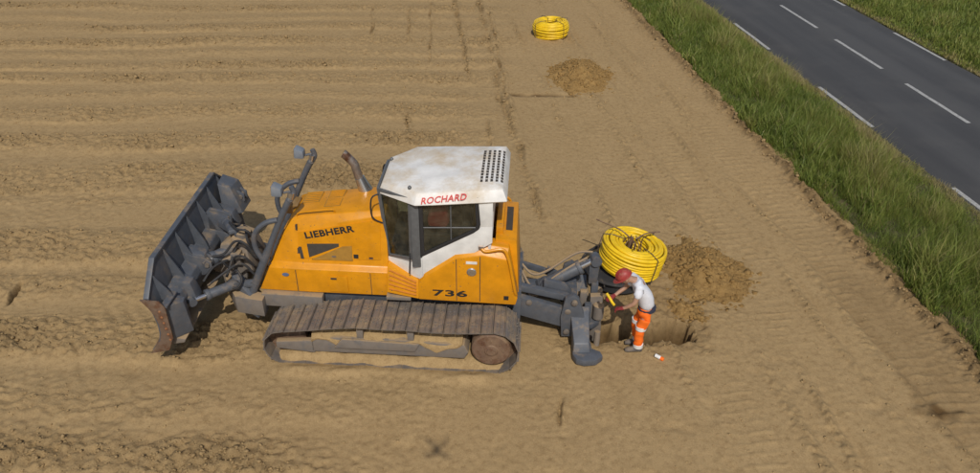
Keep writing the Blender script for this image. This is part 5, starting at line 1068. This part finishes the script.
# gloves with fingers closed on the yellow pipe end
PIPE0, PIPE1 = Vector((-0.62, -0.02, 0.90)), Vector((-0.40, 0.18, 1.12))
def glove(wrist, palm, tgt, side):
    w_, p_ = Vector(wrist), Vector(palm); d = (p_ - w_).normalized(); s = Vector((0, 1, 0)); s = (s - d * s.dot(d)).normalized(); nrm = d.cross(s) * side
    verts = [tuple(w_ - d * 0.02), tuple(w_.lerp(p_, 0.6)), tuple(p_)]; edges = [(0, 1), (1, 2)]; rad = [0.036, (0.045, 0.030), (0.045, 0.028)]
    for k, ln in enumerate((0.072, 0.080, 0.075, 0.060)):
        b = p_ + s * (0.033 - 0.022 * k) + d * 0.01; i = len(verts)
        verts += [tuple(b), tuple(b + d * ln * 0.5), tuple(b + d * ln * 0.75 + Vector((0, 0, -1)) * 0.03), tuple(b + d * ln * 0.45 + Vector((0, 0, -1)) * 0.055)]
        edges += [(2, i), (i, i + 1), (i + 1, i + 2), (i + 2, i + 3)]; rad += [0.012, 0.011, 0.010, 0.009]
    b = w_.lerp(p_, 0.45) + s * side * 0.035; i = len(verts); verts += [tuple(b), tuple(b + d * 0.04 + s * side * 0.022 - Vector((0, 0, 0.015))), tuple(b + d * 0.07 + s * side * 0.008 - Vector((0, 0, 0.035)))]
    edges += [(1, i), (i, i + 1), (i + 1, i + 2)]; rad += [0.014, 0.012, 0.010]
    part('glove', skin_mesh(verts, edges, rad, 0, 1), GLOVE)
glove(WR, HRf, PIPE0, 1); glove(WL, HLf, PIPE1, -1)
# the free pipe end he holds: runs down into the trench
pe = empty('conduit_pipe', (WX, WY, wz)); tag(pe, 'short yellow pipe end held in the gloved hands of the worker', 'pipe')
bm = nb(); tube(bm, smooth_path([(-0.58, 0.23, 1.085), (-0.53, 0.16, 1.035), (-0.50, 0.11, 1.00), (-0.46, 0.05, 0.97)], 5), 0.024, 10); fin('pipe', bm, CONDUIT, pe)

# ------------------------------------------------------------------ small things
cz = ground_z(2.975, 9.89)
cn = empty('spray_can', (2.975, 9.89, cz + 0.03)); tag(cn, 'small orange and white spray can lying on the soil near the worker', 'can')
bm = nb(); lathe(bm, [(0.031, 0), (0.033, 0.005), (0.033, 0.10)], (0.0, 0, 0), (-0.8, 0.55, 0.12), 16); fin('can_body', bm, REFL, cn)
bm = nb(); lathe(bm, [(0.033, 0), (0.034, 0.05), (0.028, 0.06)], (0.0, 0, 0), (0.8, -0.55, -0.12), 16); fin('can_cap', bm, ORANGE, cn)

# the drone that takes the picture: it hovers round the camera and only its shadow falls into view
dr = empty('camera_drone', (0, -0.06, CAM_H + 0.04)); tag(dr, 'small grey quadcopter whose cross shaped shadow lies on the near soil', 'drone')
DG = flat('drone_grey', (0.20, 0.20, 0.21), 0.4)
bm = nb(); prism(bm, [(-0.045, -0.10), (0.045, -0.10), (0.055, 0.0), (0.04, 0.06), (-0.04, 0.06), (-0.055, 0.0)], 'z', 0.02, 0.09); fin('drone_body', bm, DG, dr, 0.012)
for k in range(4):
    a = R(45 + 90 * k); ex, ey = 0.20 * math.cos(a), 0.20 * math.sin(a) - 0.02
    bm = nb(); tube(bm, [(0.03 * math.cos(a), 0.05 * math.sin(a) - 0.02, 0.06), (ex, ey, 0.075)], [0.022, 0.016], 8); lathe(bm, [(0.02, -0.03), (0.022, 0.03)], (ex, ey, 0.085), (0, 0, 1), 12); fin('arm', bm, DG, dr)
    bm = nb(); b_ = random.uniform(0, 3.1)
    for s_ in (0, math.pi):
        c_, s2 = math.cos(b_ + s_), math.sin(b_ + s_); px, py = -s2, c_
        hexa(bm, [(ex + c_ * 0.01 + px * 0.008, ey + s2 * 0.01 + py * 0.008, 0.118), (ex + c_ * 0.12 + px * 0.012, ey + s2 * 0.12 + py * 0.012, 0.12), (ex + c_ * 0.12 - px * 0.008, ey + s2 * 0.12 - py * 0.008, 0.116), (ex + c_ * 0.01 - px * 0.008, ey + s2 * 0.01 - py * 0.008, 0.114), (ex + c_ * 0.01 + px * 0.008, ey + s2 * 0.01 + py * 0.008, 0.121), (ex + c_ * 0.12 + px * 0.012, ey + s2 * 0.12 + py * 0.012, 0.122), (ex + c_ * 0.12 - px * 0.008, ey + s2 * 0.12 - py * 0.008, 0.118), (ex + c_ * 0.01 - px * 0.008, ey + s2 * 0.01 - py * 0.008, 0.117)])
    fin('propeller', bm, BLACK, dr)
